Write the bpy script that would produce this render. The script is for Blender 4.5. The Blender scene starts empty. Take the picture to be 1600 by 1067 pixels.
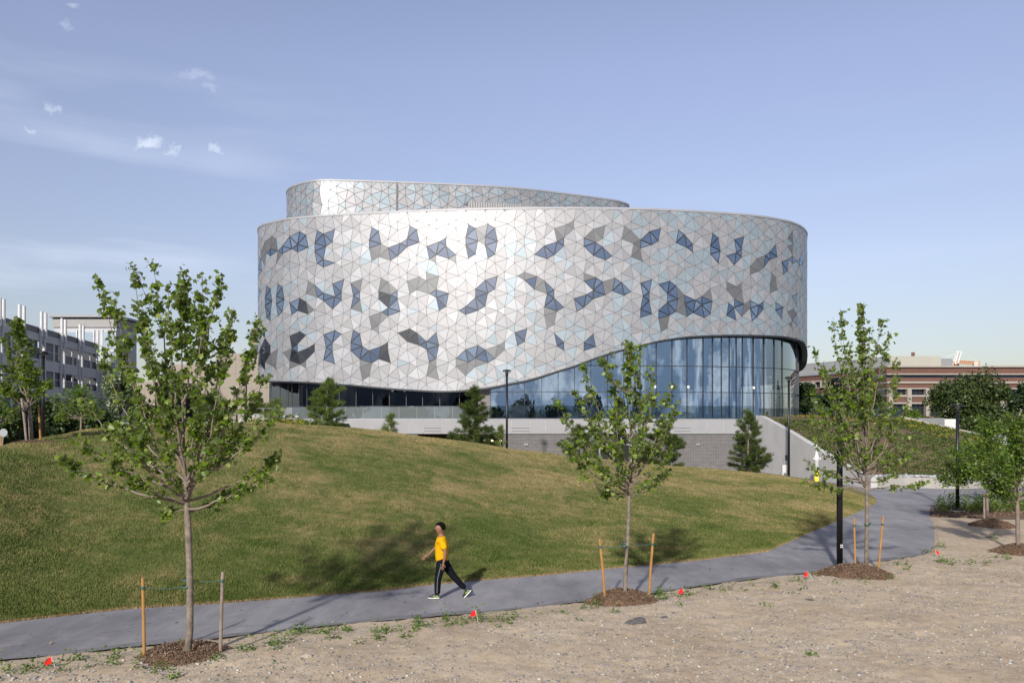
import bpy, bmesh, math, random
import numpy as np
from mathutils import Vector, Matrix
R=math.radians
F=1244.4; HZ=655.0; CH=4.3            # focal length in photo pixels, horizon row, eye height
scene=bpy.context.scene
# ---------------------------------------------------------------- camera
cam=bpy.data.objects.new('camera',bpy.data.cameras.new('camera'))
scene.collection.objects.link(cam); scene.camera=cam
cam.location=(0,0,CH); cam.rotation_euler=(R(90),0,0)
cam.data.sensor_width=36; cam.data.lens=28; cam.data.shift_y=121.5/1600
cam.data.clip_start=.1; cam.data.clip_end=6000
# ---------------------------------------------------------------- light
SUN_EL=27; SUN_AZ=197   # direction TO the sun, clockwise from +Y
scene.view_settings.view_transform='Standard'; scene.view_settings.look='None'
scene.view_settings.exposure=0.9; scene.view_settings.gamma=1
sd=bpy.data.lights.new('sun','SUN'); sd.energy=3.1; sd.angle=R(2.2); sd.color=(1,.95,.88)
sun=bpy.data.objects.new('sun',sd); scene.collection.objects.link(sun)
tosun=Vector((math.sin(R(SUN_AZ))*math.cos(R(SUN_EL)),math.cos(R(SUN_AZ))*math.cos(R(SUN_EL)),math.sin(R(SUN_EL))))
sun.rotation_euler=tosun.to_track_quat('Z','Y').to_euler()
w=bpy.data.worlds.new('World'); scene.world=w; w.use_nodes=True
nt=w.node_tree; N=nt.nodes; Lk=nt.links; N.clear()
def nd(t,**k):
    n=N.new(t)
    for a,b in k.items(): setattr(n,a,b)
    return n
sky=nd('ShaderNodeTexSky',sky_type='NISHITA'); sky.sun_disc=False
sky.sun_elevation=R(SUN_EL); sky.sun_rotation=R(SUN_AZ); sky.air_density=1.0; sky.dust_density=.5; sky.ozone_density=2.5; sky.altitude=100
tc=nd('ShaderNodeTexCoord'); sep=nd('ShaderNodeSeparateXYZ'); Lk.new(tc.outputs['Generated'],sep.inputs[0])
def wm(op,a,b=None,clamp=False):
    n=N.new('ShaderNodeMath'); n.operation=op; n.use_clamp=clamp
    for i,x in enumerate((a,b)):
        if x is None: continue
        if isinstance(x,(int,float)): n.inputs[i].default_value=x
        else: Lk.new(x,n.inputs[i])
    return n.outputs[0]
yy=wm('MAXIMUM',sep.outputs[1],.05)
u=wm('DIVIDE',sep.outputs[0],yy); v=wm('DIVIDE',sep.outputs[2],yy)
cmb=nd('ShaderNodeCombineXYZ'); Lk.new(u,cmb.inputs[0]); Lk.new(v,cmb.inputs[1])
nz=nd('ShaderNodeTexNoise'); Lk.new(cmb.outputs[0],nz.inputs['Vector']); nz.inputs['Scale'].default_value=22; nz.inputs['Detail'].default_value=8; nz.inputs['Roughness'].default_value=.62
nw=nd('ShaderNodeTexNoise'); Lk.new(cmb.outputs[0],nw.inputs['Vector']); nw.inputs['Scale'].default_value=38; nw.inputs['Detail'].default_value=7; nw.inputs['Roughness'].default_value=.65
sw=nd('ShaderNodeSeparateColor'); Lk.new(nw.outputs['Color'],sw.inputs[0])
u=wm('ADD',u,wm('MULTIPLY',wm('SUBTRACT',sw.outputs[0],.5),.055)); v=wm('ADD',v,wm('MULTIPLY',wm('SUBTRACT',sw.outputs[1],.5),.045))
front=wm('GREATER_THAN',sep.outputs[1],.06)
tot=None
for px,py,a,b,st in [(230,222,38,20,.85),(268,236,18,11,.55),(335,236,16,15,.55),(50,203,18,9,.5),(80,172,13,19,.42),(115,8,18,10,.4),(100,42,14,16,.26),(300,118,52,20,.30),(325,140,24,12,.22)]:
    du=wm('DIVIDE',wm('SUBTRACT',u,(px-800)/F),a/F); dv=wm('DIVIDE',wm('SUBTRACT',v,(HZ-py)/F),b/F)
    r2=wm('ADD',wm('MULTIPLY',du,du),wm('MULTIPLY',dv,dv))
    m=wm('SUBTRACT',1.0,r2,True)
    m=wm('MULTIPLY',wm('MULTIPLY',wm('SUBTRACT',wm('ADD',m,wm('MULTIPLY',nz.outputs[0],1.6)),1.15),1.6,True),wm('MULTIPLY',wm('POWER',m,.9),st*.62))
    tot=m if tot is None else wm('MAXIMUM',tot,m)
tot=wm('MULTIPLY',tot,front)
# thin high cloud over the whole sky
mp=nd('ShaderNodeMapping'); mp.inputs['Scale'].default_value=(1.4,1.4,9); Lk.new(tc.outputs['Generated'],mp.inputs['Vector'])
n2=nd('ShaderNodeTexNoise'); Lk.new(mp.outputs[0],n2.inputs['Vector']); n2.inputs['Scale'].default_value=1.6; n2.inputs['Detail'].default_value=6
ci=wm('MULTIPLY',wm('SUBTRACT',n2.outputs[0],.5),1.6,True)
low=wm('SUBTRACT',1.0,wm('MULTIPLY',wm('ABSOLUTE',wm('SUBTRACT',sep.outputs[2],.2)),4.0),True)
lf=wm('MULTIPLY',wm('SUBTRACT',-.1,sep.outputs[0]),2.0,True)
ci=wm('MULTIPLY',wm('MULTIPLY',ci,low),wm('ADD',wm('MULTIPLY',lf,1.5),.15))
# broken cloud on the sun side, seen only in reflections
bk=wm('MULTIPLY',wm('LESS_THAN',sep.outputs[1],0.0),wm('MULTIPLY',wm('MULTIPLY',sep.outputs[1],-3.0,True),1.0))
n3=nd('ShaderNodeTexNoise'); Lk.new(tc.outputs['Generated'],n3.inputs['Vector']); n3.inputs['Scale'].default_value=15; n3.inputs['Detail'].default_value=7; n3.inputs['Roughness'].default_value=.6
bc=wm('MULTIPLY',wm('MULTIPLY',wm('MULTIPLY',wm('SUBTRACT',n3.outputs[0],.49),7.5,True),bk),.75)
tot=wm('MAXIMUM',wm('MAXIMUM',tot,ci),bc)
hue=nd('ShaderNodeMixRGB',blend_type='MULTIPLY'); hue.inputs[0].default_value=1; Lk.new(sky.outputs[0],hue.inputs[1]); 
er=nd('ShaderNodeValToRGB'); Lk.new(sep.outputs[2],er.inputs[0]); e_=er.color_ramp.elements
for _ in range(3): e_.new(.5)
for q_,(p_,c_) in zip(e_,[(0,(.42,.38,.40)),(.06,(.56,.475,.455)),(.18,(.92,.70,.65)),(.4,(1.33,.96,.87)),(1,(1.36,.99,.90))]): q_.position=p_; q_.color=c_+(1,)
Lk.new(er.outputs[0],hue.inputs[2])
hz_=nd('ShaderNodeMixRGB'); hzf=wm('MULTIPLY',wm('MULTIPLY',sep.outputs[1],-2.2,True),wm('SUBTRACT',1.0,wm('MULTIPLY',sep.outputs[2],1.9),True)); Lk.new(hzf,hz_.inputs[0]); Lk.new(hue.outputs[0],hz_.inputs[1]); hz_.inputs[2].default_value=(1.15,1.75,2.8,1)
mx=nd('ShaderNodeMixRGB'); Lk.new(tot,mx.inputs[0]); Lk.new(hz_.outputs[0],mx.inputs[1]); mx.inputs[2].default_value=(5.6,6.0,6.7,1)
bg=nd('ShaderNodeBackground'); bg.inputs[1].default_value=.102; Lk.new(mx.outputs[0],bg.inputs[0])
ow=nd('ShaderNodeOutputWorld'); Lk.new(bg.outputs[0],ow.inputs[0])

# ================================================================= helpers
def X(px,Y): return (px-800)/F*Y
def Z(py,Y): return CH+(HZ-py)/F*Y
def P(px,py,Y): return Vector((X(px,Y),Y,Z(py,Y)))
def onground(px,py,z=0.0):
    Y=(CH-z)*F/(py-HZ); return Vector((X(px,Y),Y,z))
def sst(a,b,x):
    t=np.clip((x-a)/(b-a),0,1); return t*t*(3-2*t)
def link(o): scene.collection.objects.link(o); return o
def tag(o,label=None,cat=None,group=None,kind=None):
    if label: o['label']=label
    if cat: o['category']=cat
    if group: o['group']=group
    if kind: o['kind']=kind
    return o
def empty(name,loc,label,cat,group=None,rz=0):
    o=bpy.data.objects.new(name,None); o.empty_display_size=.3; link(o); o.location=loc; o.rotation_euler=(0,0,rz)
    return tag(o,label,cat,group)
class MB:
    def __init__(s): s.v=[]; s.f=[]; s.m=[]
    def add(s,vs,fs,mi=0):
        b=len(s.v); s.v+= [tuple(p) for p in vs]; s.f+=[tuple(b+i for i in f) for f in fs]; s.m+=[mi]*len(fs); return s
    def box(s,c,d,rz=0,mi=0,ax=None):
        hx,hy,hz=d[0]/2,d[1]/2,d[2]/2; c=Vector(c); M=Matrix.Rotation(rz,3,'Z') if ax is None else ax
        vs=[c+M@Vector((x,y,z)) for z in(-hz,hz) for x,y in((-hx,-hy),(hx,-hy),(hx,hy),(-hx,hy))]
        return s.add(vs,[(3,2,1,0),(4,5,6,7),(0,1,5,4),(1,2,6,5),(2,3,7,6),(3,0,4,7)],mi)
    def wallbox(s,a,b,z0,z1,t,mi=0,off=0):   # box along plan segment a-b, thickness t behind it
        a=Vector((a[0],a[1],0)); b=Vector((b[0],b[1],0)); d=(b-a).normalized(); n=Vector((-d.y,d.x,0))
        p=[a+n*off,b+n*off,b+n*(off+t),a+n*(off+t)]
        vs=[(q.x,q.y,z0) for q in p]+[(q.x,q.y,z1) for q in p]
        return s.add(vs,[(3,2,1,0),(4,5,6,7),(0,1,5,4),(1,2,6,5),(2,3,7,6),(3,0,4,7)],mi)
    def tube(s,pts,rs,n=8,mi=0,cap=True,flat=1.0):
        pts=[Vector(p) for p in pts]
        if isinstance(rs,(int,float)): rs=[rs]*len(pts)
        b=len(s.v); up=Vector((.13,.21,.97))
        for i,p in enumerate(pts):
            d=(pts[min(i+1,len(pts)-1)]-pts[max(i-1,0)])
            if d.length<1e-9: d=Vector((0,0,1))
            d.normalize(); e=d.cross(up)
            if e.length<.2: e=d.cross(Vector((1,0,0)))
            e.normalize(); g=d.cross(e)
            for k in range(n):
                a=2*math.pi*k/n; s.v.append(tuple(p+(e*math.cos(a)+g*math.sin(a)*flat)*rs[i]))
        for i in range(len(pts)-1):
            for k in range(n):
                k2=(k+1)%n; s.f.append((b+i*n+k,b+i*n+k2,b+(i+1)*n+k2,b+(i+1)*n+k)); s.m.append(mi)
        if cap:
            s.f.append(tuple(b+k for k in range(n))[::-1]); s.m.append(mi)
            s.f.append(tuple(b+(len(pts)-1)*n+k for k in range(n))); s.m.append(mi)
        return s
    def lathe(s,c,prof,n=20,mi=0):
        b=len(s.v)
        for r,z in prof:
            for k in range(n):
                a=2*math.pi*k/n; s.v.append((c[0]+r*math.cos(a),c[1]+r*math.sin(a),c[2]+z))
        for i in range(len(prof)-1):
            for k in range(n):
                k2=(k+1)%n; s.f.append((b+i*n+k,b+i*n+k2,b+(i+1)*n+k2,b+(i+1)*n+k)); s.m.append(mi)
        return s
    def build(s,name,mats,parent=None,world=True,smooth=False):
        me=bpy.data.meshes.new(name); me.from_pydata(s.v,[],s.f)
        for m in (mats if isinstance(mats,(list,tuple)) else [mats]): me.materials.append(m)
        me.polygons.foreach_set('material_index',s.m)
        if smooth: me.polygons.foreach_set('use_smooth',[True]*len(s.f))
        me.update(); o=bpy.data.objects.new(name,me); link(o)
        if parent:
            o.parent=parent
            if world: o.matrix_parent_inverse=(Matrix.Translation(parent.location)@Matrix.Rotation(parent.rotation_euler.z,4,'Z')).inverted()
        return o
def npmesh(name,V,polys_n,idx,mats,parent=None,rnd=None,smooth=False):
    """V (n,3); polys_n loop totals per face; idx flat loop vertex indices"""
    me=bpy.data.meshes.new(name); me.vertices.add(len(V)); me.vertices.foreach_set('co',np.asarray(V,np.float32).ravel())
    me.loops.add(len(idx)); me.loops.foreach_set('vertex_index',np.asarray(idx,np.int32))
    pn=np.asarray(polys_n,np.int32); st=np.concatenate([[0],np.cumsum(pn)[:-1]]).astype(np.int32)
    me.polygons.add(len(pn)); me.polygons.foreach_set('loop_start',st); me.polygons.foreach_set('loop_total',pn)
    if smooth: me.polygons.foreach_set('use_smooth',[True]*len(pn))
    if rnd is not None:
        at=me.attributes.new('rnd','FLOAT','FACE'); at.data.foreach_set('value',np.asarray(rnd,np.float32))
    me.materials.append(mats); me.update(calc_edges=True)
    o=bpy.data.objects.new(name,me); link(o)
    if parent:
        o.parent=parent; o.matrix_parent_inverse=(Matrix.Translation(parent.location)@Matrix.Rotation(parent.rotation_euler.z,4,'Z')).inverted()
    return o
def gridmesh(name,G,mat,smooth=True,parent=None):
    n,m=G.shape[:2]; V=G.reshape(-1,3); i=np.arange(n*m).reshape(n,m)
    q=np.stack([i[:-1,:-1],i[1:,:-1],i[1:,1:],i[:-1,1:]],-1).reshape(-1,4)
    return npmesh(name,V,np.full(len(q),4),q.ravel(),mat,parent,smooth=smooth)
# ---------------------------------------------------------------- materials
class NT:
    def __init__(s,name):
        s.m=bpy.data.materials.new(name); s.m.use_nodes=True; s.t=s.m.node_tree; s.t.nodes.clear()
        s.o=s.n('ShaderNodeOutputMaterial')
    def n(s,t,**k):
        q=s.t.nodes.new(t)
        for a,b in k.items(): setattr(q,a,b)
        return q
    def l(s,a,b): s.t.links.new(a,b)
    def val(s,inp,x):
        if isinstance(x,(int,float)): inp.default_value=x
        elif isinstance(x,(tuple,list)): inp.default_value=tuple(x)+((1,) if len(x)==3 and len(inp.default_value)==4 else ())
        else: s.l(x,inp)
    def math(s,op,a,b=None,clamp=False):
        q=s.n('ShaderNodeMath',operation=op,use_clamp=clamp); s.val(q.inputs[0],a)
        if b is not None: s.val(q.inputs[1],b)
        return q.outputs[0]
    def coord(s,scale=(1,1,1),rot=(0,0,0)):
        c=s.n('ShaderNodeTexCoord'); m=s.n('ShaderNodeMapping'); m.inputs['Scale'].default_value=scale; m.inputs['Rotation'].default_value=rot
        s.l(c.outputs['Object'],m.inputs['Vector']); return m.outputs[0]
    def noise(s,scale,detail=4,rough=.55,vec=None,dist=0):
        q=s.n('ShaderNodeTexNoise'); q.inputs['Scale'].default_value=scale; q.inputs['Detail'].default_value=detail; q.inputs['Roughness'].default_value=rough; q.inputs['Distortion'].default_value=dist
        s.l(vec if vec is not None else s.coord(),q.inputs['Vector']); return q.outputs[0]
    def ramp(s,fac,stops):
        q=s.n('ShaderNodeValToRGB'); s.l(fac,q.inputs[0]); e=q.color_ramp.elements
        while len(e)<len(stops): e.new(.5)
        for i,(p,c) in enumerate(stops): e[i].position=p; e[i].color=tuple(c)+(1,) if len(c)==3 else c
        return q.outputs[0]
    def mix(s,f,a,b,mode='MIX'):
        q=s.n('ShaderNodeMixRGB',blend_type=mode); s.val(q.inputs[0],f); s.val(q.inputs[1],a); s.val(q.inputs[2],b); return q.outputs[0]
    def bump(s,h,strength=.3,dist=.02):
        q=s.n('ShaderNodeBump'); q.inputs['Strength'].default_value=strength; q.inputs['Distance'].default_value=dist; s.l(h,q.inputs['Height']); return q.outputs[0]
    def pbr(s,col,rough=.6,metal=0,normal=None,spec=None,**k):
        b=s.n('ShaderNodeBsdfPrincipled'); s.val(b.inputs['Base Color'],col); s.val(b.inputs['Roughness'],rough); s.val(b.inputs['Metallic'],metal)
        if normal is not None: s.l(normal,b.inputs['Normal'])
        if spec is not None: b.inputs['Specular IOR Level'].default_value=spec
        for a,x in k.items(): s.val(b.inputs[a.replace('_',' ')],x)
        return b.outputs[0]
    def out(s,sh): s.l(sh,s.o.inputs[0]); return s.m
def simple(name,col,rough=.6,metal=0,var=.15,sc=3.0,bump=0.0,bsc=40,spec=None):
    t=NT(name); c=tuple(col)
    if var>0:
        f=t.noise(sc,5,.6); c2=t.ramp(f,[(.3,tuple(x*(1-var) for x in c)),(.7,tuple(min(1,x*(1+var)) for x in c))])
    else: c2=c
    nm=t.bump(t.noise(bsc,4),bump,.01) if bump else None
    return t.out(t.pbr(c2,rough,metal,nm,spec))
M={}
M['black']=simple('black_metal',(.012,.012,.014),.38,.3,.1,8)
M['white_metal']=simple('white_metal',(.62,.62,.63),.45,.1,.06,2)
M['coping']=simple('coping_metal',(.36,.36,.37),.45,.4,.04,1)
M['concrete']=simple('concrete',(.34,.335,.32),.85,0,.13,1.1,.25,30)
M['fascia']=simple('fascia_panel',(.25,.25,.258),.6,0,.05,.8)
M['upstand']=simple('grey_panel',(.17,.175,.175),.5,0,.06,.8)
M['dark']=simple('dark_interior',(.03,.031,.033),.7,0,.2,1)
M['backing']=simple('seam_backing',(.12,.12,.12),.8,0,.1,2)
M['inner']=simple('inner_lining',(.13,.13,.135),.6,0,.1,.5)
M['mull']=simple('dark_mullion',(.035,.037,.042),.4,.4,.05,3)
M['white']=simple('white_paint',(.50,.50,.49),.5,0,.05,2)
M['yellow']=simple('yellow_paint',(.85,.62,.01),.45,0,.05,5)
M['rock']=simple('rock',(.075,.07,.068),.9,0,.3,14,.5,60)
M['rock_pale']=simple('pale_rock',(.31,.265,.21),.9,0,.2,14,.4,60)
M['strap']=simple('green_strap',(.03,.075,.06),.6,0,.1,9)
M['red']=simple('red_plastic',(.75,.012,.01),.5,0,.1,20)
M['grey_steel']=simple('grey_steel',(.30,.31,.33),.4,.5,.1,4)
M['beige']=None
def cladding_mat(name,col,rough,metal,seed=0):
    t=NT(name)
    at=t.n('ShaderNodeAttribute'); at.attribute_name='pv'
    v=t.math('ADD',.93,t.math('MULTIPLY',at.outputs['Fac'],.14))
    c=t.mix(1,col,v,'MULTIPLY')
    br=t.noise(1.0,3,.5,t.coord((1.2,1.2,14)))
    nm=t.bump(br,.05,.02)
    return t.out(t.pbr(c,t.math('ADD',rough-.05,t.math('MULTIPLY',at.outputs['Fac'],.1)),metal,nm))
CM=[cladding_mat('warm_grey_panel',(.262,.261,.264),.42,.32),
    cladding_mat('silver_panel',(.298,.302,.310),.38,.36),
    cladding_mat('pale_blue_panel',(.245,.29,.315),.40,.34),
    cladding_mat('dark_grey_panel',(.125,.128,.13),.40,.3)]
def glass_mat(name,refl,tint,glossc,body=None):
    t=NT(name); g=t.n('ShaderNodeBsdfGlossy'); g.inputs['Roughness'].default_value=.012; g.inputs['Color'].default_value=glossc+(1,)
    nm=t.bump(t.noise(.55,2,.5),.12,.05); t.l(nm,g.inputs['Normal'])
    if body: b=t.pbr(body,.4)
    else:
        q=t.n('ShaderNodeBsdfTransparent'); q.inputs[0].default_value=tint+(1,); b=q.outputs[0]
    fr=t.n('ShaderNodeFresnel'); fr.inputs[0].default_value=1.5
    fac=t.math('ADD',refl,t.math('MULTIPLY',fr.outputs[0],.8),True)
    m=t.n('ShaderNodeMixShader'); t.l(fac,m.inputs[0]); t.l(b,m.inputs[1]); t.l(g.outputs[0],m.inputs[2]); return t.out(m.outputs[0])
M['glass_clad']=glass_mat('blue_window_glass',.38,None,(.58,.70,.86),(.008,.014,.026))
M['glass_dark']=glass_mat('dark_window_glass',.02,None,(.6,.7,.8),(.008,.009,.011))
M['curtain']=glass_mat('curtain_glass',.48,(.50,.58,.68),(.78,.90,.98))
M['glass_ribbon']=glass_mat('ribbon_glass',.0,(.30,.32,.35),(.7,.78,.9))
M['balus']=glass_mat('balustrade_glass',.05,(.72,.76,.76),(.75,.78,.8))

# ================================================================= terrain
EDGE_FAR=[(-500,1035),(-250,1003),(0,972),(200,950),(350,941),(600,922),(680,912),(860,897),(950,888),(1100,874),(1200,861),(1234,846),(1292,821),(1338,801),(1368,786),(1400,775)]
CREST=[(-600,735,25),(-250,722,26),(0,700,29),(60,688,33),(100,679,36),(180,668,39),(250,663.5,41),(350,661,43),(430,661,44),(545,670,45),(620,677,46),(700,688,47),(800,702,49),(900,716,50),(1000,725,51),(1100,733,51),(1200,742,50.5),(1260,752,48),(1310,764,44.5),(1340,776,42.5),(1368,784.3,41.4),(1400,787,40.6)]
ef=np.array([(px,CH*F/(py-HZ)) for px,py in EDGE_FAR])
cr=np.array([(px,Yc,CH-(py-HZ)*Yc/F) for px,py,Yc in CREST])
BACK=np.array([(-600,1.0),(0,1.2),(150,2.2),(250,3.3),(340,3.95),(480,3.95),(560,2.2),(650,1.0),(760,.2),(900,-.3),(1600,-.3)])
def mound_h(px,Y):
    px=np.asarray(px,float); Y=np.asarray(Y,float)
    yf=np.interp(px,ef[:,0],ef[:,1]); yc=np.interp(px,cr[:,0],cr[:,1]); zc=np.interp(px,cr[:,0],cr[:,2]); zb=np.interp(px,BACK[:,0],BACK[:,1])
    u=np.clip((Y-yf)/(yc-yf),0,1)
    z=zc*np.sin(u*math.pi/2)**1.12
    d=np.clip((Y-yc)/14,0,1); s=d*d*(3-2*d)
    return np.where(Y>yc,zc+(zb-zc)*s,z)
def ground_z(x,y):
    px=800+F*x/y
    if px<1395 and y>float(np.interp(px,ef[:,0],ef[:,1])): return float(mound_h(px,y))
    return 0.0
# path outline
far_edge=[onground(px,py) for px,py in EDGE_FAR[:-1]]
near_edge=[onground(px,py) for px,py in [(-500,1085),(-250,1058),(0,1031),(100,1022),(350,996),(500,979),(640,966),(780,955),(860,946),(1000,930),(1100,915),(1200,902),(1292,892),(1322,884),(1414,872),(1445,866),(1458,855),(1460,841),(1457,817),(1451,804),(1475,797),(1520,790),(1600,784),(1800,776)]]
def path_near_Y(px):
    a=[(800+F*p.x/p.y,p.y) for p in near_edge[:16]]
    return np.interp(px,[q[0] for q in a],[q[1] for q in a])
# ---- ground (dirt) sheet, dense where the camera looks
t=NT('dirt')
c0=t.noise(.5,6,.6); c1=t.noise(6,6,.7); vo=t.n('ShaderNodeTexVoronoi'); vo.inputs['Scale'].default_value=17; t.l(t.coord(),vo.inputs['Vector'])
vo2=t.n('ShaderNodeTexVoronoi'); vo2.inputs['Scale'].default_value=38; t.l(t.coord(),vo2.inputs['Vector'])
base=t.ramp(c0,[(.3,(.37,.285,.19)),(.5,(.44,.35,.24)),(.72,(.50,.41,.295))])
base=t.mix(.55,base,t.ramp(c1,[(.3,(.5,.47,.43)),(.66,(1.22,1.2,1.18))]),'MULTIPLY')
peb=t.math('MULTIPLY',t.math('LESS_THAN',vo.outputs['Distance'],.33),t.math('GREATER_THAN',t.noise(1.4,4,.6),.47))
sepc=t.n('ShaderNodeSeparateColor'); t.l(vo.outputs['Color'],sepc.inputs[0])
pcol=t.ramp(sepc.outputs[0],[(0,(.13,.125,.12)),(.3,(.24,.24,.25)),(.55,(.34,.29,.22)),(.8,(.44,.40,.34)),(1,(.52,.50,.46))])
base=t.mix(peb,base,pcol)
peb2=t.math('MULTIPLY',t.math('LESS_THAN',vo2.outputs['Distance'],.3),.75)
sc2=t.n('ShaderNodeSeparateColor'); t.l(vo2.outputs['Color'],sc2.inputs[0])
base=t.mix(peb2,base,t.ramp(sc2.outputs[1],[(0,(.11,.10,.09)),(.5,(.30,.26,.22)),(1,(.5,.47,.43))]))
hh=t.math('ADD',t.math('MULTIPLY',c1,.8),t.math('ADD',t.math('MULTIPLY',peb,.5),t.math('MULTIPLY',t.noise(45,5,.7),.5)))
M['dirt']=t.out(t.pbr(base,.95,0,t.bump(hh,.55,.03),.2))
def vnoise(x,y,seed=0):
    r=np.random.default_rng(seed); T=r.random((64,64))
    xi=np.floor(x).astype(int); yi=np.floor(y).astype(int); fx=x-xi; fy=y-yi; fx=fx*fx*(3-2*fx); fy=fy*fy*(3-2*fy)
    g=lambda a,b:T[a%64,b%64]
    return (g(xi,yi)*(1-fx)+g(xi+1,yi)*fx)*(1-fy)+(g(xi,yi+1)*(1-fx)+g(xi+1,yi+1)*fx)*fy
def dirt_h(x,y):
    px=800+F*x/np.maximum(y,1); dn=path_near_Y(px)-y+.34*(vnoise(x*2.3,y*2.3,17)-.5)+.12*(vnoise(x*9,y*9,18)-.5)
    k=sst(.15,1.6,dn)*(px<1460)+((px>=1460)*sst(0,1.5,35-y))
    return -.03+.046*sst(-.05,.08,dn)*(px<1460)+k*(.045+.05*vnoise(x*.9,y*.9,1)+.03*vnoise(x*3.1,y*3.1,2)+.016*vnoise(x*9,y*9,3))
yb=np.concatenate([np.array([-400,-100,-20,0,5,8]),np.arange(10,24,.07),np.geomspace(24,60,60),np.array([80,120,200,400,900,2500])])
tb=np.concatenate([np.array([-1.1]),np.linspace(-.78,.78,330),np.array([1.1])])
G=np.zeros((len(yb),len(tb),3))
for i,Yv in enumerate(yb):
    W=max(abs(Yv),60) if (Yv<10 or Yv>60) else Yv
    sc=1.0 if 10<=Yv<=60 else (1.6 if Yv>60 else 1.0)
    G[i,:,0]=tb*Yv if 10<=Yv<=60 else tb*(max(Yv,0)*1.3+ (400 if Yv<10 and Yv<5 else 0) + (25 if Yv>=5 and Yv<10 else 0)); G[i,:,1]=Yv
far=(G[...,1]>60)|(G[...,1]<10)
G[...,2]=np.where(far,-.03,dirt_h(G[...,0],np.maximum(G[...,1],1)))
gnd=gridmesh('ground',G,M['dirt']); tag(gnd,kind='structure')
# ---- asphalt path
t=NT('asphalt')
n1=t.noise(.35,5,.6,t.coord((1,.5,1),(0,0,R(20)))); n2_=t.noise(60,4,.7); n3_=t.noise(2.4,5,.6,t.coord((1,.35,1),(0,0,R(14))))
col=t.ramp(n1,[(.32,(.145,.14,.143)),(.48,(.215,.208,.212)),(.66,(.29,.28,.282))])
col=t.mix(.5,col,t.ramp(n3_,[(.35,(.72,.72,.74)),(.65,(1.1,1.1,1.1))]),'MULTIPLY')
col=t.mix(.35,col,t.ramp(n2_,[(.3,(.5,.5,.5)),(.7,(1.3,1.3,1.3))]),'MULTIPLY')
vc=t.n('ShaderNodeTexVoronoi'); vc.feature='DISTANCE_TO_EDGE'; vc.inputs['Scale'].default_value=.42; cv_=t.n('ShaderNodeVectorMath',operation='ADD'); t.l(t.coord(),cv_.inputs[0]); nn_=t.n('ShaderNodeTexNoise'); nn_.inputs['Scale'].default_value=2.2; nn_.inputs['Detail'].default_value=6; t.l(t.coord(),nn_.inputs['Vector']); t.l(nn_.outputs['Color'],cv_.inputs[1]); t.l(cv_.outputs[0],vc.inputs['Vector'])
crk=t.math('MULTIPLY',t.math('LESS_THAN',vc.outputs['Distance'],.006),t.math('GREATER_THAN',t.noise(.5,3),.54))
col=t.mix(t.math('MULTIPLY',crk,.55),col,(.06,.058,.058))
col=t.mix(t.math('MULTIPLY',t.math('SUBTRACT',t.noise(1.3,6,.7),.60),3.0,True),col,(.34,.31,.27))
M['asphalt']=t.out(t.pbr(col,.88,0,t.bump(n2_,.4,.006),.25))
t=NT('fresh_asphalt'); n2_=t.noise(60,4,.7)
M['asphalt_dark']=t.out(t.pbr(t.ramp(t.noise(1.2,5),[(.3,(.12,.115,.117)),(.7,(.19,.185,.188))]),.9,0,t.bump(n2_,.4,.006),.25))
def sheet(name,pts,z,mat,tag_kind='structure'):
    bm=bmesh.new(); vs=[bm.verts.new((p[0],p[1],z)) for p in pts]; f=bm.faces.new(vs)
    if f.normal.z<0: f.normal_flip()
    bmesh.ops.triangulate(bm,faces=bm.faces); me=bpy.data.meshes.new(name); bm.to_mesh(me); bm.free(); me.materials.append(mat)
    o=link(bpy.data.objects.new(name,me)); tag(o,kind=tag_kind)
    for p in me.polygons:
        if p.normal.z<0: p.flip()
    return o
def jag(pts,step,amp,seed):
    rr=random.Random(seed); out=[]
    for a,b in zip(pts[:-1],pts[1:]):
        n=max(1,int((b-a).length/step))
        for k in range(n):
            q=a.lerp(b,k/n); out.append(q+Vector((rr.uniform(-amp,amp)*.4,rr.uniform(-amp,amp),0)))
    out.append(pts[-1]); return out
fe=[p+Vector((0,.35,0)) for p in far_edge]+[Vector(q) for q in [(17,44,0),(13,52,0),(8,62,0),(22.2,65.5,0),(22.4,49.8,0),(46,54,0),(60,54,0),(60,46,0)]]
sheet('path',fe+jag(near_edge,.25,.05,5)[::-1],.012,M['asphalt'])
# darker fresh strip along the near edge of the path
ne=near_edge[:16]
jn=jag(ne,.4,.03,7); G=np.zeros((2,len(jn),3))
for k,p in enumerate(jn):
    G[0,k]=(p.x,p.y-.02,.018); G[1,k]=(p.x,p.y+.22+.10*math.sin(k*.55)+.05*math.sin(k*1.9),.018)
o=gridmesh('path_edge',G[::-1],M['asphalt_dark'],False); tag(o,kind='structure')
# far plaza at building level
sheet('plaza',[(-70,60),(-13.5,60),(-13.5,92),(-70,125)],3.96,M['concrete'])
t=NT('far_lawn'); M['farlawn']=t.out(t.pbr(t.ramp(t.noise(.08,5),[(.3,(.05,.07,.02)),(.7,(.10,.10,.035))]),.95))
sheet('far_lawn',[(-900,67),(900,67),(2500,2400),(-2500,2400)],.0,M['farlawn'])
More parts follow.
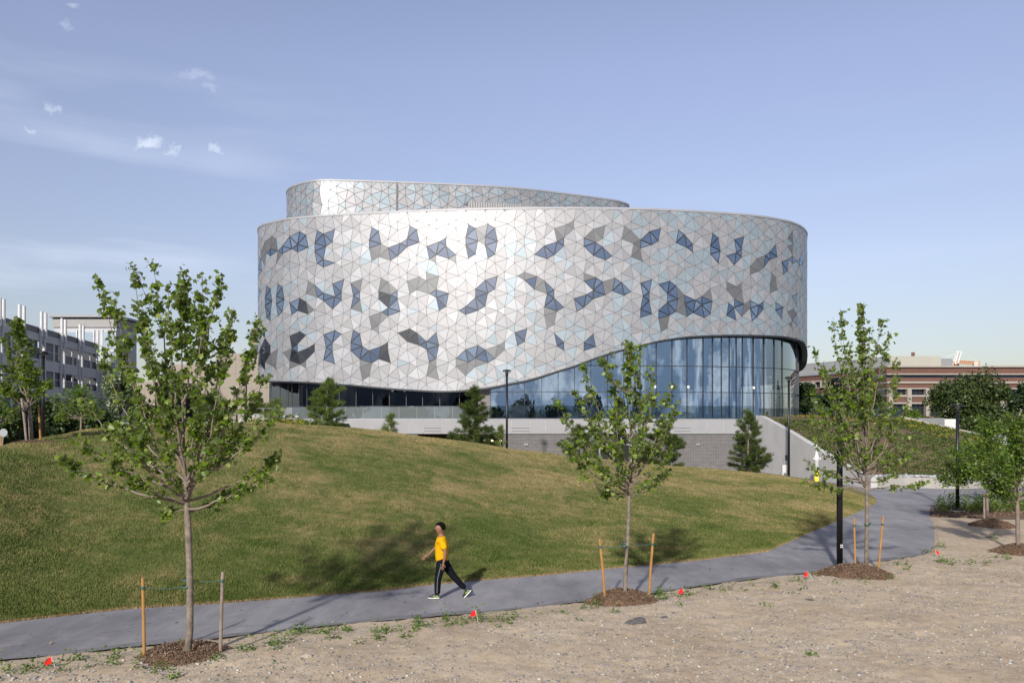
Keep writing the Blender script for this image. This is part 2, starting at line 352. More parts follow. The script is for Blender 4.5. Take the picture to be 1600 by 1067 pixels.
# ---- grass mound
def grass_mat(name,blade=False):
    t=NT(name); co=t.coord((1,1,0))
    big=t.noise(.22,5,.62,t.coord((1,1,0)),.6); mid=t.noise(1.1,7,.74,t.coord((1,.75,0),(0,0,R(35))),1.0); fine=t.noise(28,3,.6)
    streak=t.noise(.9,5,.65,t.coord((.35,2.6,0),(0,0,R(-28))))
    ya=t.n('ShaderNodeSeparateXYZ'); t.l(co,ya.inputs[0])
    f=t.math('ADD',t.math('MULTIPLY',big,.55),t.math('ADD',t.math('MULTIPLY',mid,.55),t.math('MULTIPLY',streak,.26)))
    f=t.math('ADD',f,t.math('MULTIPLY',t.math('SUBTRACT',ya.outputs[1],29.0),.0045))
    col=t.ramp(f,[(.45,(.044,.070,.013)),(.56,(.074,.098,.023)),(.66,(.112,.124,.038)),(.74,(.185,.162,.066)),(.84,(.26,.205,.10))])
    fs=t.ramp(t.noise(5,4,.7),[(.3,(.68,.7,.68)),(.7,(1.25,1.25,1.25))]); col=t.mix(.4,col,fs,'MULTIPLY')
    if blade:
        at=t.n('ShaderNodeAttribute'); at.attribute_name='rnd'
        col=t.mix(.45,col,t.ramp(at.outputs['Fac'],[(0,(.8,.88,.7)),(.6,(1.12,1.14,1.02)),(1,(1.4,1.3,1.1))]),'MULTIPLY')
        return t.out(t.pbr(col,.75,0,None,.15))
    return t.out(t.pbr(col,.95,0,t.bump(t.math('ADD',t.noise(5,5,.7),t.math('MULTIPLY',fine,.6)),.9,.06),.1))
M['grass']=grass_mat('lawn_grass'); M['blade']=grass_mat('grass_blade',True)
pxs=np.linspace(-600,1369,330); K=100
G=np.zeros((K+30,len(pxs),3))
for j,px in enumerate(pxs):
    yf=np.interp(px,ef[:,0],ef[:,1]); yc=np.interp(px,cr[:,0],cr[:,1])
    Ys=np.concatenate([yf-.02+(yc-yf)*(np.linspace(0,1,K)),yc+np.linspace(.3,24,30)])
    G[:,j,1]=Ys; G[:,j,0]=(px-800)/F*Ys; h=mound_h(px,Ys)
    x_=G[:,j,0]; nn=.10*(vnoise(x_*.5+50,Ys*.5,4)-.5)+.05*(vnoise(x_*1.6+50,Ys*1.6,6)-.5)
    G[:,j,2]=h+nn*np.clip((Ys-yf)/3,0,1)*np.clip(h,0,1)+.024
    G[0,j,2]=-.02
mound=gridmesh('grass_mound',G,M['grass']); tag(mound,kind='structure')
def mz(x,y):
    px=800+F*x/y; yf=np.interp(px,ef[:,0],ef[:,1]); h=mound_h(px,y)
    nn=.10*(vnoise(x*.5+50,y*.5,4)-.5)+.05*(vnoise(x*1.6+50,y*1.6,6)-.5)
    return h+nn*np.clip((y-yf)/3,0,1)*np.clip(h,0,1)+.024
def blades(name,x,y,z,hgt,wid,seed,mat,lean=.6):
    r=np.random.default_rng(seed); n=len(x); a=r.random(n)*2*np.pi; ln=r.random(n)*lean; b=r.random(n)*2*np.pi
    h=hgt*(.6+.8*r.random(n)); dx=np.cos(a)*wid/2; dy=np.sin(a)*wid/2
    V=np.zeros((n,3,3)); V[:,0]=np.stack([x-dx,y-dy,z-.005],-1); V[:,1]=np.stack([x+dx,y+dy,z-.005],-1)
    V[:,2]=np.stack([x+np.cos(b)*ln*h,y+np.sin(b)*ln*h,z+h*np.sqrt(1-ln**2*.6)],-1)
    return npmesh(name,V.reshape(-1,3),np.full(n,3),np.arange(3*n),mat,rnd=r.random(n))
r=np.random.default_rng(3); n=330000
px=r.uniform(-60,1368,n); yf=np.interp(px,ef[:,0],ef[:,1]); yc=np.interp(px,cr[:,0],cr[:,1])
q=r.random(n)**1.7; Yb=yf-.05+(yc-yf+1)*q; xb=(px-800)/F*Yb
hb=.035+.03*vnoise(xb*1.3,Yb*1.3,8)
o=blades('grass',xb,Yb,mz(xb,Yb),hb,.012+.0006*Yb,5,M['blade'],.9); tag(o,'short mown grass with dry straw patches covering the mound','grass',kind='stuff')
# dry fringe along the path
n=26000; px=r.uniform(-60,1368,n); yf=np.interp(px,ef[:,0],ef[:,1]); Yb=yf-.12+r.random(n)**1.5*.30; xb=(px-800)/F*Yb
t=NT('dry_grass'); at_=t.n('ShaderNodeAttribute'); at_.attribute_name='rnd'
M['dry']=t.out(t.pbr(t.ramp(at_.outputs['Fac'],[(0,(.12,.10,.03)),(.4,(.27,.19,.085)),(1,(.38,.27,.14))]),.85))
o=blades('dry_grass_fringe',xb,Yb,np.full(n,.015),.045,.018,6,M['dry'],1.0); tag(o,'straw coloured dry grass fringe along the lawn side of the path','grass',kind='stuff')

# ================================================================= main building
CP=[(-29.45,92.2),(-28.35,89.45),(-26.35,87.8),(-24.45,86.4),(-21.71,85.5),(-19.02,84.83),(-16.32,84.25),(-12.42,83.52),(-7.31,82.75),(-2.31,82.25),(2.64,82.0),(7.58,82.0),(12.55,82.17),(15.67,82.63),(19.54,83.26),(22.99,84.16),(24.38,84.5),(26.12,85.1),(27.75,85.84),(29.23,86.74),(30.2,87.33),(31.37,88.42),(32.55,89.75),(33.8,91.75),(34.85,94.0),(35.9,98.0),(36.2,104),(34,114),(27,122),(10,126),(-10,124),(-24,116),(-30.2,104),(-30.5,97.0)]
UP=[(-26.2,92.4),(-25.2,90.2),(-24.0,89.0),(-22.3,87.75),(-20.9,87.3),(-18.26,87.4),(-13.1,88.0),(-7.84,88.7),(-2.5,89.5),(1.5,90.56),(5.75,92.4),(10.2,94.3),(13.2,95.9),(14.6,98),(14.5,104),(8,110),(-5,113),(-18,110),(-25.5,103),(-27,97)]
class Curve:
    def __init__(s,cp,sm=8,off=0.0):
        Pn=np.array(cp,float); Nn=len(Pn)
        Pn=(np.roll(Pn,1,0)+(sm-2)*Pn+np.roll(Pn,-1,0))/sm
        o=[]
        for i in range(Nn):
            a,b,c,d=Pn[i-1],Pn[i],Pn[(i+1)%Nn],Pn[(i+2)%Nn]
            for k in range(16):
                t=k/16; o.append(.5*((2*b)+(-a+c)*t+(2*a-5*b+4*c-d)*t*t+(-a+3*b-3*c+d)*t**3))
        C=np.array(o); T=np.roll(C,-1,0)-np.roll(C,1,0); T/=np.linalg.norm(T,axis=1)[:,None]
        for _ in range(6): T=(np.roll(T,1,0)+T*2+np.roll(T,-1,0)); T/=np.linalg.norm(T,axis=1)[:,None]
        Nr=np.stack([T[:,1],-T[:,0]],-1)       # outward normal
        s.C=C; s.Nr=Nr; d=np.linalg.norm(np.roll(C,-1,0)-C,axis=1); s.S=np.concatenate([[0],np.cumsum(d)]); s.L=s.S[-1]
        s.Cc=np.vstack([C,C[:1]]); s.Nc=np.vstack([Nr,Nr[:1]])
        px=800+F*C[:,0]/C[:,1]; h=len(C)*2//3; s.n1=int(np.argmax(px[:h])); s.n0=int(np.argmin(px[:s.n1])); s.px=px
    def pt(s,q,off=0.0):
        q=np.mod(q,s.L); x=np.interp(q,s.S,s.Cc[:,0]); y=np.interp(q,s.S,s.Cc[:,1]); nx=np.interp(q,s.S,s.Nc[:,0]); ny=np.interp(q,s.S,s.Nc[:,1])
        return np.stack([x+nx*off,y+ny*off],-1)
    def s_of_px(s,p): return np.interp(p,s.px[s.n0:s.n1+1],s.S[s.n0:s.n1+1])
CV=Curve(CP); UV=Curve(UP)
SREF=float(CV.s_of_px(712.5))+.06
HT=CH+21.745
NMAP=np.array([(-60,-124.9),(-14,-29.13),(0,-.06),(6.5,13.16),(10,20.0),(11.5,22.87),(12.5,24.73),(13.5,26.69),(14.5,28.56),(15.5,30.37),(16,31.37),(17,33.15),(18,34.93),(60,34.93+42*1.95)])
DZ=np.array([(-60,-.03),(0,-.03),(6.5,-.24),(10,-.4),(11.5,-.55),(13.5,-.7),(15.5,-.85),(18,-.85),(60,-.85)])
BOT=[(403,593),(418,596),(474,597),(549,601.5),(577.5,604.4),(615,607.6),(652.5,610),(690,612),(718,611),(765,606),(795,599.7),(821,595),(845.6,588.4),(873.8,579),(899,571.6),(926,561),(952.5,552),(990,542),(1004,539.4),(1029.7,532.8),(1055,528.7),(1079.4,526),(1104.7,524.8),(1139,523.8),(1186,524.4),(1223.8,526),(1242.5,529.6),(1255,534)]
bs=[];bz=[]
for a,b in BOT:
    sv=float(CV.s_of_px(a)); Y=CV.pt(sv)[1]; bs.append(sv); bz.append(Z(b,Y))
s1=CV.S[CV.n1]
bs=[bs[0]-20]+bs+[s1+2,s1+4.5,s1+8,s1+12,s1+40]; bz=[bz[0]]+bz+[CH+8.2,CH+7.0,CH+6.2,CH+5.9,CH+5.9]
def zbot(q): return np.interp(q,bs,bz)
def lattice(spmap,dz,z0,pitch,rows,ks,half=.43,sing=.64,wob=0):
    """triangles (list of 3 (s,z))"""
    T=[]
    def PV(r,k,j):
        off=0.0 if r%2==0 else -.5
        n=k+off+(sing if j==2 else 0); z=z0-r*pitch+(half if j==0 else -half if j==1 else 0)
        return (float(spmap(n)),z+float(dz(n)))
    for r in rows:
        o=0 if r%2==0 else -1
        for k in ks:
            a0,a1,c=PV(r,k,0),PV(r,k,1),PV(r,k,2); b0,b1=PV(r,k+1,0),PV(r,k+1,1)
            T.append((a0,a1,c)); T.append((c,b1,b0))
            # band between row r (lower chain a1,c,b1) and row r+1 (upper chain)
            d=0 if r%2==0 else -1                # next row pair lying between a and b
            kk=k+1 if r%2==0 else k
            p0=PV(r+1,kk,0); e=PV(r+1,kk-1,2); e2=PV(r+1,kk,2)
            T.append((a1,e,p0)); T.append((a1,p0,c)); T.append((c,p0,b1)); T.append((b1,p0,e2))
    return T
def clip(poly,fn):
    out=[]
    for i in range(len(poly)):
        a,b=poly[i-1],poly[i]; fa,fb=fn(a),fn(b)
        if fa>=0 and fb>=0: out.append(b)
        elif fa>=0>fb or fa<0<=fb:
            t=fa/(fa-fb); q=(a[0]+(b[0]-a[0])*t,a[1]+(b[1]-a[1])*t)
            out.append(q)
            if fb>=0: out.append(b)
    return out
def inset(poly,d):
    n=len(poly); A=sum(poly[i-1][0]*poly[i][1]-poly[i][0]*poly[i-1][1] for i in range(n))/2
    if abs(A)<.02: return None
    if A<0: poly=poly[::-1]
    for i in range(n):
        a,b=poly[i],poly[(i+1)%n]; L_=math.hypot(b[0]-a[0],b[1]-a[1])
        if L_<.02: continue
        nx,ny=-(b[1]-a[1])/L_,(b[0]-a[0])/L_
        ax,ay=a[0]+nx*d,a[1]+ny*d
        poly=list(poly)
        new=clip(poly,lambda p:(p[0]-ax)*nx+(p[1]-ay)*ny) if False else None
    # half-plane intersection
    res=list(poly); src=list(poly)
    for i in range(len(src)):
        a,b=src[i],src[(i+1)%len(src)]; L_=math.hypot(b[0]-a[0],b[1]-a[1])
        if L_<.02: continue
        nx,ny=-(b[1]-a[1])/L_,(b[0]-a[0])/L_
        res=clip(res,lambda p,nx=nx,ny=ny,a=a:(p[0]-a[0])*nx+(p[1]-a[1])*ny-d)
        if len(res)<3: return None
    return res
A=(390,270,5.333);B=(690,270,5.333);C_=(980,310,5.333);G_=(690,430,5.333);H=(390,430,5.333);E_=(1140,300,7.62);F_=(1140,430,7.62)
SH=[ # kind (g glass, k dark glass, d grey panel), crop, outline
('g',A,[(260,625),(330,543),(412,497),(468,525),(487,628),(400,665),(345,640),(265,680)]),
('d',A,[(122,585),(182,535),(212,557),(228,655),(168,622),(120,690)]),('g',A,[(165,645),(225,660),(170,702),(145,680)]),
('g',A,[(78,715),(100,680),(108,828),(78,868)]),('d',A,[(100,680),(122,585),(165,622),(150,680),(130,770)]),('d',A,[(228,660),(265,680),(222,750)]),
('g',A,[(560,487),(615,515),(712,475),(695,580),(640,620),(620,730),(715,755),(620,790),(565,760),(545,665),(545,590)]),
('g',A,[(1020,460),(1080,492),(1100,595),(1003,632),(1003,560)]),('d',A,[(1100,595),(1003,632),(1025,732),(1080,700),(1185,730),(1165,632)]),
('g',A,[(1165,632),(1258,590),(1320,560),(1340,448),(1400,480),(1420,583),(1320,622),(1240,698),(1185,730)]),
('g',A,[(1480,620),(1570,590),(1640,548),(1640,620),(1720,688),(1660,718),(1560,690),(1505,722)]),
('d',A,[(1560,690),(1505,722),(1555,750)]),('d',B,[(60,718),(120,688),(122,745)]),
('g',B,[(230,438),(290,470),(305,578),(288,690),(230,718),(205,610),(205,548)]),('d',B,[(290,470),(392,435),(370,548),(365,605),(305,578)]),
('g',B,[(392,435),(448,465),(472,578),(450,690),(392,718),(370,605),(370,548)]),
('d',B,[(943,470),(1045,437),(1100,408),(1100,470),(1022,550),(962,580)]),('g',B,[(780,685),(860,612),(965,580),(1022,550),(1022,610),(940,690),(885,718)]),
('d',B,[(1183,550),(1262,480),(1360,452),(1342,555),(1283,590)]),('g',B,[(1183,550),(1283,590),(1342,625),(1418,702),(1362,733),(1262,695),(1185,610)]),
('d',C_,[(-32,242),(25,285),(105,355),(105,420),(125,523),(30,490),(50,385),(-49,347)]),
('g',C_,[(105,355),(180,290),(275,260),(255,365),(200,393),(105,422)]),('g',C_,[(425,270),(475,310),(545,380),(545,440),(495,410),(405,375)]),
('g',C_,[(708,292),(755,328),(773,435),(755,535),(690,463),(690,400)]),('g',C_,[(895,340),(972,318),(955,425),(955,480),(890,542),(825,468),(905,450)]),
('d',E_,[(238,872),(325,785),(410,755),(400,890),(345,925),(238,955)]),('g',E_,[(410,755),(470,725),(545,635),(557,778),(470,805),(400,890)]),
('d',E_,[(715,490),(765,480),(755,700),(720,780)]),('g',E_,[(720,780),(755,700),(768,845),(705,862)]),('g',E_,[(612,833),(710,795),(700,862),(655,935),(655,1020),(620,970)]),
('g',E_,[(812,760),(860,720),(850,870),(812,840)]),('d',E_,[(490,950),(545,1000),(555,1155),(475,1187)]),('d',F_,[(812,45),(860,0),(862,75),(840,95)]),
('d',C_,[(825,678),(905,712),(952,745),(970,850),(893,818),(885,805)]),('g',C_,[(893,818),(970,850),(955,948),(905,970),(825,1005),(825,945),(890,880)]),
('d',C_,[(970,850),(1025,885),(1035,985),(955,948)]),('g',C_,[(1025,885),(1085,870),(1130,840),(1130,905),(1080,970),(1035,985)]),
('g',C_,[(1235,852),(1280,890),(1275,970),(1245,1005),(1235,910)]),('d',F_,[(722,390),(762,430),(762,575),(750,690),(712,600)]),
('g',F_,[(762,430),(800,405),(828,460),(790,540),(762,575)]),('g',F_,[(765,215),(798,265),(765,400)]),
('g',C_,[(110,700),(205,675),(180,780),(180,850),(205,950),(110,978),(110,915),(130,805)]),
('g',C_,[(258,708),(350,680),(405,715),(425,820),(405,915),(350,955),(258,985),(258,920),(330,850),(330,785)]),
('d',C_,[(405,715),(475,790),(480,850),(500,962),(405,920),(425,820)]),
('d',C_,[(620,800),(685,735),(705,833)]),
('g',C_,[(475,793),(570,828),(620,860),(620,800),(705,833),(690,940),(640,968),(550,930),(500,962),(480,850)]),
('d',C_,[(258,985),(350,955),(330,1055),(282,1085)]),
('g',H,[(1510,165),(1565,125),(1670,155),(1645,262),(1590,290),(1570,190)]),('d',H,[(1325,95),(1425,15),(1485,50),(1485,0),(1580,8),(1565,125),(1510,165),(1400,122),(1345,158)]),
('d',H,[(1105,25),(1160,55),(1240,130),(1165,180),(1085,135)]),('k',H,[(1085,135),(1165,180),(1200,160),(1165,260),(1100,230)]),('g',H,[(1165,175),(1240,130),(1262,300),(1165,335),(1110,298),(1120,240),(1165,262)]),
('d',H,[(1010,345),(1110,308),(1165,335),(1085,408),(1080,470),(1028,440)]),
('g',H,[(795,40),(775,210),(695,285),(620,210),(570,185),(545,85),(615,155),(715,178),(700,75)]),('d',H,[(490,50),(545,85),(570,185),(475,155)]),
('d',H,[(850,65),(945,28),(925,135)]),('g',H,[(850,65),(925,135),(920,200),(855,280),(875,170)]),('d',H,[(920,200),(945,305),(855,280)]),
('g',H,[(148,95),(182,150),(182,280),(175,385),(135,290),(135,200)]),('g',H,[(235,80),(272,115),(288,210),(272,310),(235,350),(222,250),(222,185)]),
('d',H,[(470,222),(545,290),(490,322)]),('g',H,[(340,232),(390,210),(420,265),(400,305),(357,328)]),('k',H,[(390,210),(420,195),(470,222),(490,322),(400,305)]),('g',H,[(62,160),(80,120),(98,150),(75,215)]),
('k',H,[(75,690),(125,480),(170,605),(165,650),(125,765),(85,740)]),('d',H,[(165,650),(238,628),(218,780),(140,700)]),('d',H,[(278,655),(350,612),(345,700),(340,778)]),
('k',H,[(342,490),(425,472),(472,500),(400,580),(360,610)]),('g',H,[(360,610),(400,580),(410,640),(345,715)]),('k',H,[(410,640),(478,615),(548,575),(548,640),(478,700),(420,740),(345,715)]),('d',H,[(345,715),(420,740),(475,700),(475,770),(340,778)]),
('g',H,[(630,490),(720,458),(772,490),(700,575),(700,630),(720,738),(630,705),(652,600)]),
('g',H,[(872,455),(925,485),(945,590),(1010,622),(1110,590),(1090,698),(1025,728),(930,695),(855,630),(858,540)]),('k',H,[(1110,590),(1165,555),(1188,722),(1090,698)]),
('d',H,[(930,695),(1025,728),(1010,845),(958,872)]),('k',H,[(1248,478),(1345,445),(1400,475),(1425,580),(1325,550)]),
('g',H,[(1400,475),(1483,550),(1567,475),(1585,580),(1562,690),(1508,718),(1485,612),(1425,580)]),('d',H,[(1508,718),(1562,690),(1590,862),(1495,830)]),
('g',G_,[(290,120),(375,45),(478,10),(450,115),(390,150),(372,258),(300,295),(210,322),(158,292),(290,185)]),
('d',B,[(642,858),(697,828),(803,860),(697,893)]),('g',B,[(697,893),(803,860),(783,968)]),('d',B,[(803,860),(865,895),(885,997),(783,968)]),
('g',G_,[(865,42),(942,118),(942,185),(1022,262),(970,292),(865,262),(885,155)]),('d',G_,[(865,262),(968,292),(945,400),(888,432),(865,325)]),
('d',B,[(1185,838),(1283,870),(1185,900)]),('g',G_,[(1185,45),(1283,18),(1340,48),(1363,155),(1263,188),(1185,262),(1130,292),(1108,188),(1210,155),(1263,120)]),
('d',G_,[(1340,48),(1443,22),(1425,127),(1363,155)]),('g',G_,[(1443,22),(1497,55),(1578,130),(1523,162),(1422,127)]),
('g',G_,[(620,467),(725,435),(700,545),(645,575)]),('g',G_,[(945,475),(1025,548),(1025,610),(970,578)]),('g',G_,[(1268,475),(1285,578),(1187,610),(1187,550)]),
('g',G_,[(133,690),(212,612),(318,578),(375,612),(455,687),(400,718),(295,690),(235,718)]),('d',G_,[(375,612),(480,578),(538,545),(538,610),(455,687)]),
('d',G_,[(133,690),(235,718),(295,690),(400,718),(295,755),(215,828),(133,755)]),
]
SHP=[(k,[(c[0]+x/c[2],c[1]+y/c[2]) for x,y in pl]) for k,c,pl in SH]
SHB=[(min(p[0] for p in q),max(p[0] for p in q),min(p[1] for p in q),max(p[1] for p in q)) for k,q in SHP]
def inside(x,y,poly):
    c=False
    for i in range(len(poly)):
        a,b=poly[i-1],poly[i]
        if (a[1]>y)!=(b[1]>y) and x<(b[0]-a[0])*(y-a[1])/(b[1]-a[1])+a[0]: c=not c
    return c
def classify(sc,zc,tri):
    if not (CV.S[CV.n0]-.5<np.mod(sc,CV.L)<s1-.1): return None
    votes={}
    pts=[(sc,zc)]+[(sc*.5+p[0]*.5,zc*.5+p[1]*.5) for p in tri]
    for q,(a,b) in enumerate(pts):
        p=CV.pt(a); x=800+F*p[0]/p[1]; y=HZ-F*(b-CH)/p[1]
        for i,(k,pl) in enumerate(SHP):
            bb=SHB[i]
            if bb[0]<=x<=bb[1] and bb[2]<=y<=bb[3] and inside(x,y,pl): votes[i]=votes.get(i,0)+(1.5 if q==0 else 1); break
    if not votes: return None
    i=max(votes,key=votes.get); return i if votes[i]>=2.4 else None
bld=empty('science_building',(2,82,4),'large curved building clad in silver triangular panels above a glass curtain wall','building')
class PB:   # panel batch with per-face value
    def __init__(s): s.v=[];s.f=[];s.m=[];s.p=[]
    def add(s,pts3,mi,pv):
        b=len(s.v); s.v+=pts3; s.f.append(tuple(range(b,b+len(pts3)))); s.m.append(mi); s.p.append(pv)
    def build(s,name,mats,parent):
        me=bpy.data.meshes.new(name); me.from_pydata(s.v,[],s.f)
        for m in mats: me.materials.append(m)
        me.polygons.foreach_set('material_index',s.m); a=me.attributes.new('pv','FLOAT','FACE'); a.data.foreach_set('value',s.p); me.update()
        o=link(bpy.data.objects.new(name,me)); o.parent=parent; o.matrix_parent_inverse=Matrix.Translation(parent.location).inverted(); return o
rp=random.Random(11)
def place(cv,poly,off,jit=None):
    out=[]
    for i,(a,b) in enumerate(poly):
        p=cv.pt(a,off); out.append((float(p[0]),float(p[1]),b))
    return out
spm=lambda n: SREF+np.interp(n,NMAP[:,0],NMAP[:,1])
dzm=lambda n: np.interp(n,DZ[:,0],DZ[:,1])
smin=s1+45-CV.L; smax=s1+45
tris=lattice(spm,dzm,CH+20.24,1.7902,range(-2,13),range(-50,52))
clad=PB(); wins={}
for tr in tris:
    if max(p[0] for p in tr)>smax+3 or min(p[0] for p in tr)<smin-3: continue
    sc=sum(p[0] for p in tr)/3; zc=sum(p[1] for p in tr)/3
    if sc>smax or sc<smin: continue
    vis=CV.S[CV.n0]-3<sc<s1+3
    w_=classify(sc,zc,tr) if vis else None
    poly=clip(list(tr),lambda p:HT-.12-p[1])
    if len(poly)<3: continue
    q0=min(p[0] for p in poly);q1=max(p[0] for p in poly); z0_,z1_=float(zbot(q0))+.05,float(zbot(q1))+.05
    if q1-q0>1e-6: poly=clip(poly,lambda p:p[1]-(z0_+(z1_-z0_)*(p[0]-q0)/(q1-q0)))
    if len(poly)<3: continue
    if w_ is not None and SHP[w_][0] in 'gk':
        wins.setdefault(w_,[]).append(poly); continue
    ip=inset(poly,.015)
    if not ip: continue
    if w_ is not None: mi=3
    else:
        n=(sc-SREF)/2.08
        pb=.10+.30*float(sst(4,14,n))*float(sst(CH+3,CH+18,zc+4))+.42*float(sst(-9,-13,n))
        if n>13.5: pb=.46
        if 2<n<8 and zc<CH+8: pb=.38
        if n<8 and zc>CH+19: pb*=.3
        x=rp.random(); xs=vnoise(np.array(n*.9+100),np.array(zc*.45+9),21)
        if x+.5*(float(xs)-.5)<pb: mi=2
        else: mi=0 if rp.random()<.55 else 1
    # each flat panel gets its own slight tilt
    ta=rp.uniform(-.008,.008); tb_=rp.uniform(-.008,.008)
    pts=[]
    for a,b in ip:
        p=CV.pt(a,.05+ta*(a-sc)+tb_*(b-zc)+(.012 if mi==1 else 0)); pts.append((float(p[0]),float(p[1]),b))
    clad.add(pts,mi,rp.random())
clad.build('cladding',CM,bld)
# dark seams behind the panels, lining inside, bottom lip, coping
def ribbon(cv,sA,sB,n,off,zlo,zhi,mb,mi=0,flip=False):
    ss=np.linspace(sA,sB,n+1); pp=cv.pt(ss,off); b=len(mb.v)
    for i,q in enumerate(ss):
        a=zlo(q) if callable(zlo) else zlo; c=zhi(q) if callable(zhi) else zhi
        mb.v+= [(float(pp[i,0]),float(pp[i,1]),float(a)),(float(pp[i,0]),float(pp[i,1]),float(c))]
    for i in range(n):
        f=(b+2*i,b+2*i+2,b+2*i+3,b+2*i+1); mb.f.append(f[::-1] if flip else f); mb.m.append(mi)
def ring(cv,sA,sB,n,o1,z1,o2,z2,mb,mi=0):
    ss=np.linspace(sA,sB,n+1); p1=cv.pt(ss,o1); p2=cv.pt(ss,o2); b=len(mb.v)
    for i,q in enumerate(ss):
        a=z1(q) if callable(z1) else z1; c=z2(q) if callable(z2) else z2
        mb.v+= [(float(p1[i,0]),float(p1[i,1]),float(a)),(float(p2[i,0]),float(p2[i,1]),float(c))]
    for i in range(n): mb.f.append((b+2*i,b+2*i+2,b+2*i+3,b+2*i+1)); mb.m.append(mi)
m=MB(); ribbon(CV,0,CV.L,420,0,zbot,HT-.02,m); m.build('seam_layer',M['backing'],bld,smooth=True)
m=MB(); ribbon(CV,0,CV.L,300,-.5,lambda q:zbot(q)-.0,HT-1,m,flip=True); m.build('inner_lining',M['inner'],bld,smooth=True)
m=MB(); ring(CV,0,CV.L,420,.10,lambda q:zbot(q)+.05,.10,lambda q:zbot(q)-.10,m); ring(CV,0,CV.L,420,.10,lambda q:zbot(q)-.10,-.5,lambda q:zbot(q)-.10,m); ring(CV,0,CV.L,420,.05,lambda q:zbot(q)+.05,.10,lambda q:zbot(q)+.05,m)
m.build('soffit_lip',M['mull'],bld)
m=MB()
for o1,z1_,o2,z2_ in [(.10,HT-.13,.12,HT+.06),(.12,HT+.06,-.35,HT+.06),(-.35,HT+.06,-.35,HT-.6),(.10,HT-.13,.0,HT-.13)]: ring(CV,0,CV.L,420,o1,z1_,o2,z2_,m)
m.build('parapet_coping',M['coping'],bld,smooth=False)
# roof
def disc(cv,off,z,mb,n=160,mi=0):
    ss=np.linspace(0,cv.L,n,endpoint=False); pp=cv.pt(ss,off); b=len(mb.v); mb.v+=[(float(x),float(y),z) for x,y in pp]; mb.f.append(tuple(range(b,b+n))); mb.m.append(mi)
m=MB(); disc(CV,-.3,HT-.55,m); m.build('roof',M['upstand'],bld)
# windows set in the cladding
for i,polys in sorted(wins.items()):
    fr=PB(); pn=PB(); kk=SHP[i][0]
    for po in polys:
        outer=inset(po,.008); inn=inset(po,.062)
        if not outer: continue
        fr.add(place(CV,outer,.03),0,0)
        if inn:
            ca=sum(q[0] for q in inn)/len(inn); cb_=sum(q[1] for q in inn)/len(inn); ta=rp.uniform(-.022,.022); tb_=rp.uniform(-.022,.022); pp_=[]
            for a_,b_ in inn:
                p=CV.pt(a_,.05+ta*(a_-ca)+tb_*(b_-cb_)); pp_.append((float(p[0]),float(p[1]),b_))
            pn.add(pp_,0,0)
    if not fr.f: continue
    f=fr.build('window',[M['mull']],bld)
    if pn.f:
        p=pn.build('pane',[M['glass_dark'] if kk=='k' else M['glass_clad']],bld); p.parent=f; p.matrix_parent_inverse=Matrix.Identity(4)
# upper tier
UT=CH+26.2; UB=HT-.5
def ubot(q):
    return np.where((q>uL0)&(q<uL1),CH+24.45,UB)
uL0=float(UV.s_of_px(733)); uL1=float(UV.s_of_px(890))+1.5
us=float(UV.s_of_px(620))
ut=lattice(lambda n:us+n*1.86,lambda n:0*n,UT+.55,1.62,range(0,5),range(-22,45),.40,.64)
uc=PB(); ue=us+60
for tr in ut:
    sc=sum(p[0] for p in tr)/3; zc=sum(p[1] for p in tr)/3
    if sc>us+75 or sc<us-38: continue
    poly=clip(clip(list(tr),lambda p:UT-.1-p[1]),lambda p:p[1]-UB)
    if uL0<sc<uL1: poly=clip(poly,lambda p:p[1]-(CH+24.3))
    if len(poly)<3: continue
    for sgn in (1,):
        pass
    if abs(sc-us)<.1: continue
    ip=inset(poly,.022)
    if not ip: continue
    n=(sc-us)/1.86; x=rp.random(); pb=.26+.2*float(sst(4,12,n)); mi=2 if x<pb else (0 if rp.random()<.6 else 1)
    ta=rp.uniform(-.009,.009); tb_=rp.uniform(-.009,.009); pts=[]
    for a,b in ip:
        p=UV.pt(a,.05+ta*(a-sc)+tb_*(b-zc)); pts.append((float(p[0]),float(p[1]),b))
    uc.add(pts,mi,rp.random())
uc.build('upper_cladding',CM,bld)
m=MB(); ribbon(UV,0,UV.L,300,0,UB-.3,UT-.02,m); m.build('upper_seam_layer',M['backing'],bld,smooth=True)
m=MB()
for o1,z1_,o2,z2_ in [(.10,UT-.11,.12,UT+.07),(.12,UT+.07,-.35,UT+.07),(-.35,UT+.07,-.35,UT-.6),(.10,UT-.11,0,UT-.11)]: ring(UV,0,UV.L,300,o1,z1_,o2,z2_,m)
m.build('upper_coping',M['coping'],bld)
m=MB(); disc(UV,-.3,UT-.5,m); m.build('upper_roof',M['upstand'],bld)
m=MB()
for q in np.arange(uL0,uL1,.28):
    p=UV.pt(q,.06); m.box((p[0],p[1],CH+23),(.16,.09,2.6),0)
ribbon(UV,uL0,uL1,40,.03,UB,CH+24.4,m)
m.build('louvre',simple('louvre_metal',(.20,.20,.20),.5,.3,.05,2),bld)
p=UV.pt(us,.09); m=MB(); m.box((p[0],p[1],(UT+UB)/2),(.19,.1,UT-UB-.1)); m.build('expansion_joint',M['mull'],bld)

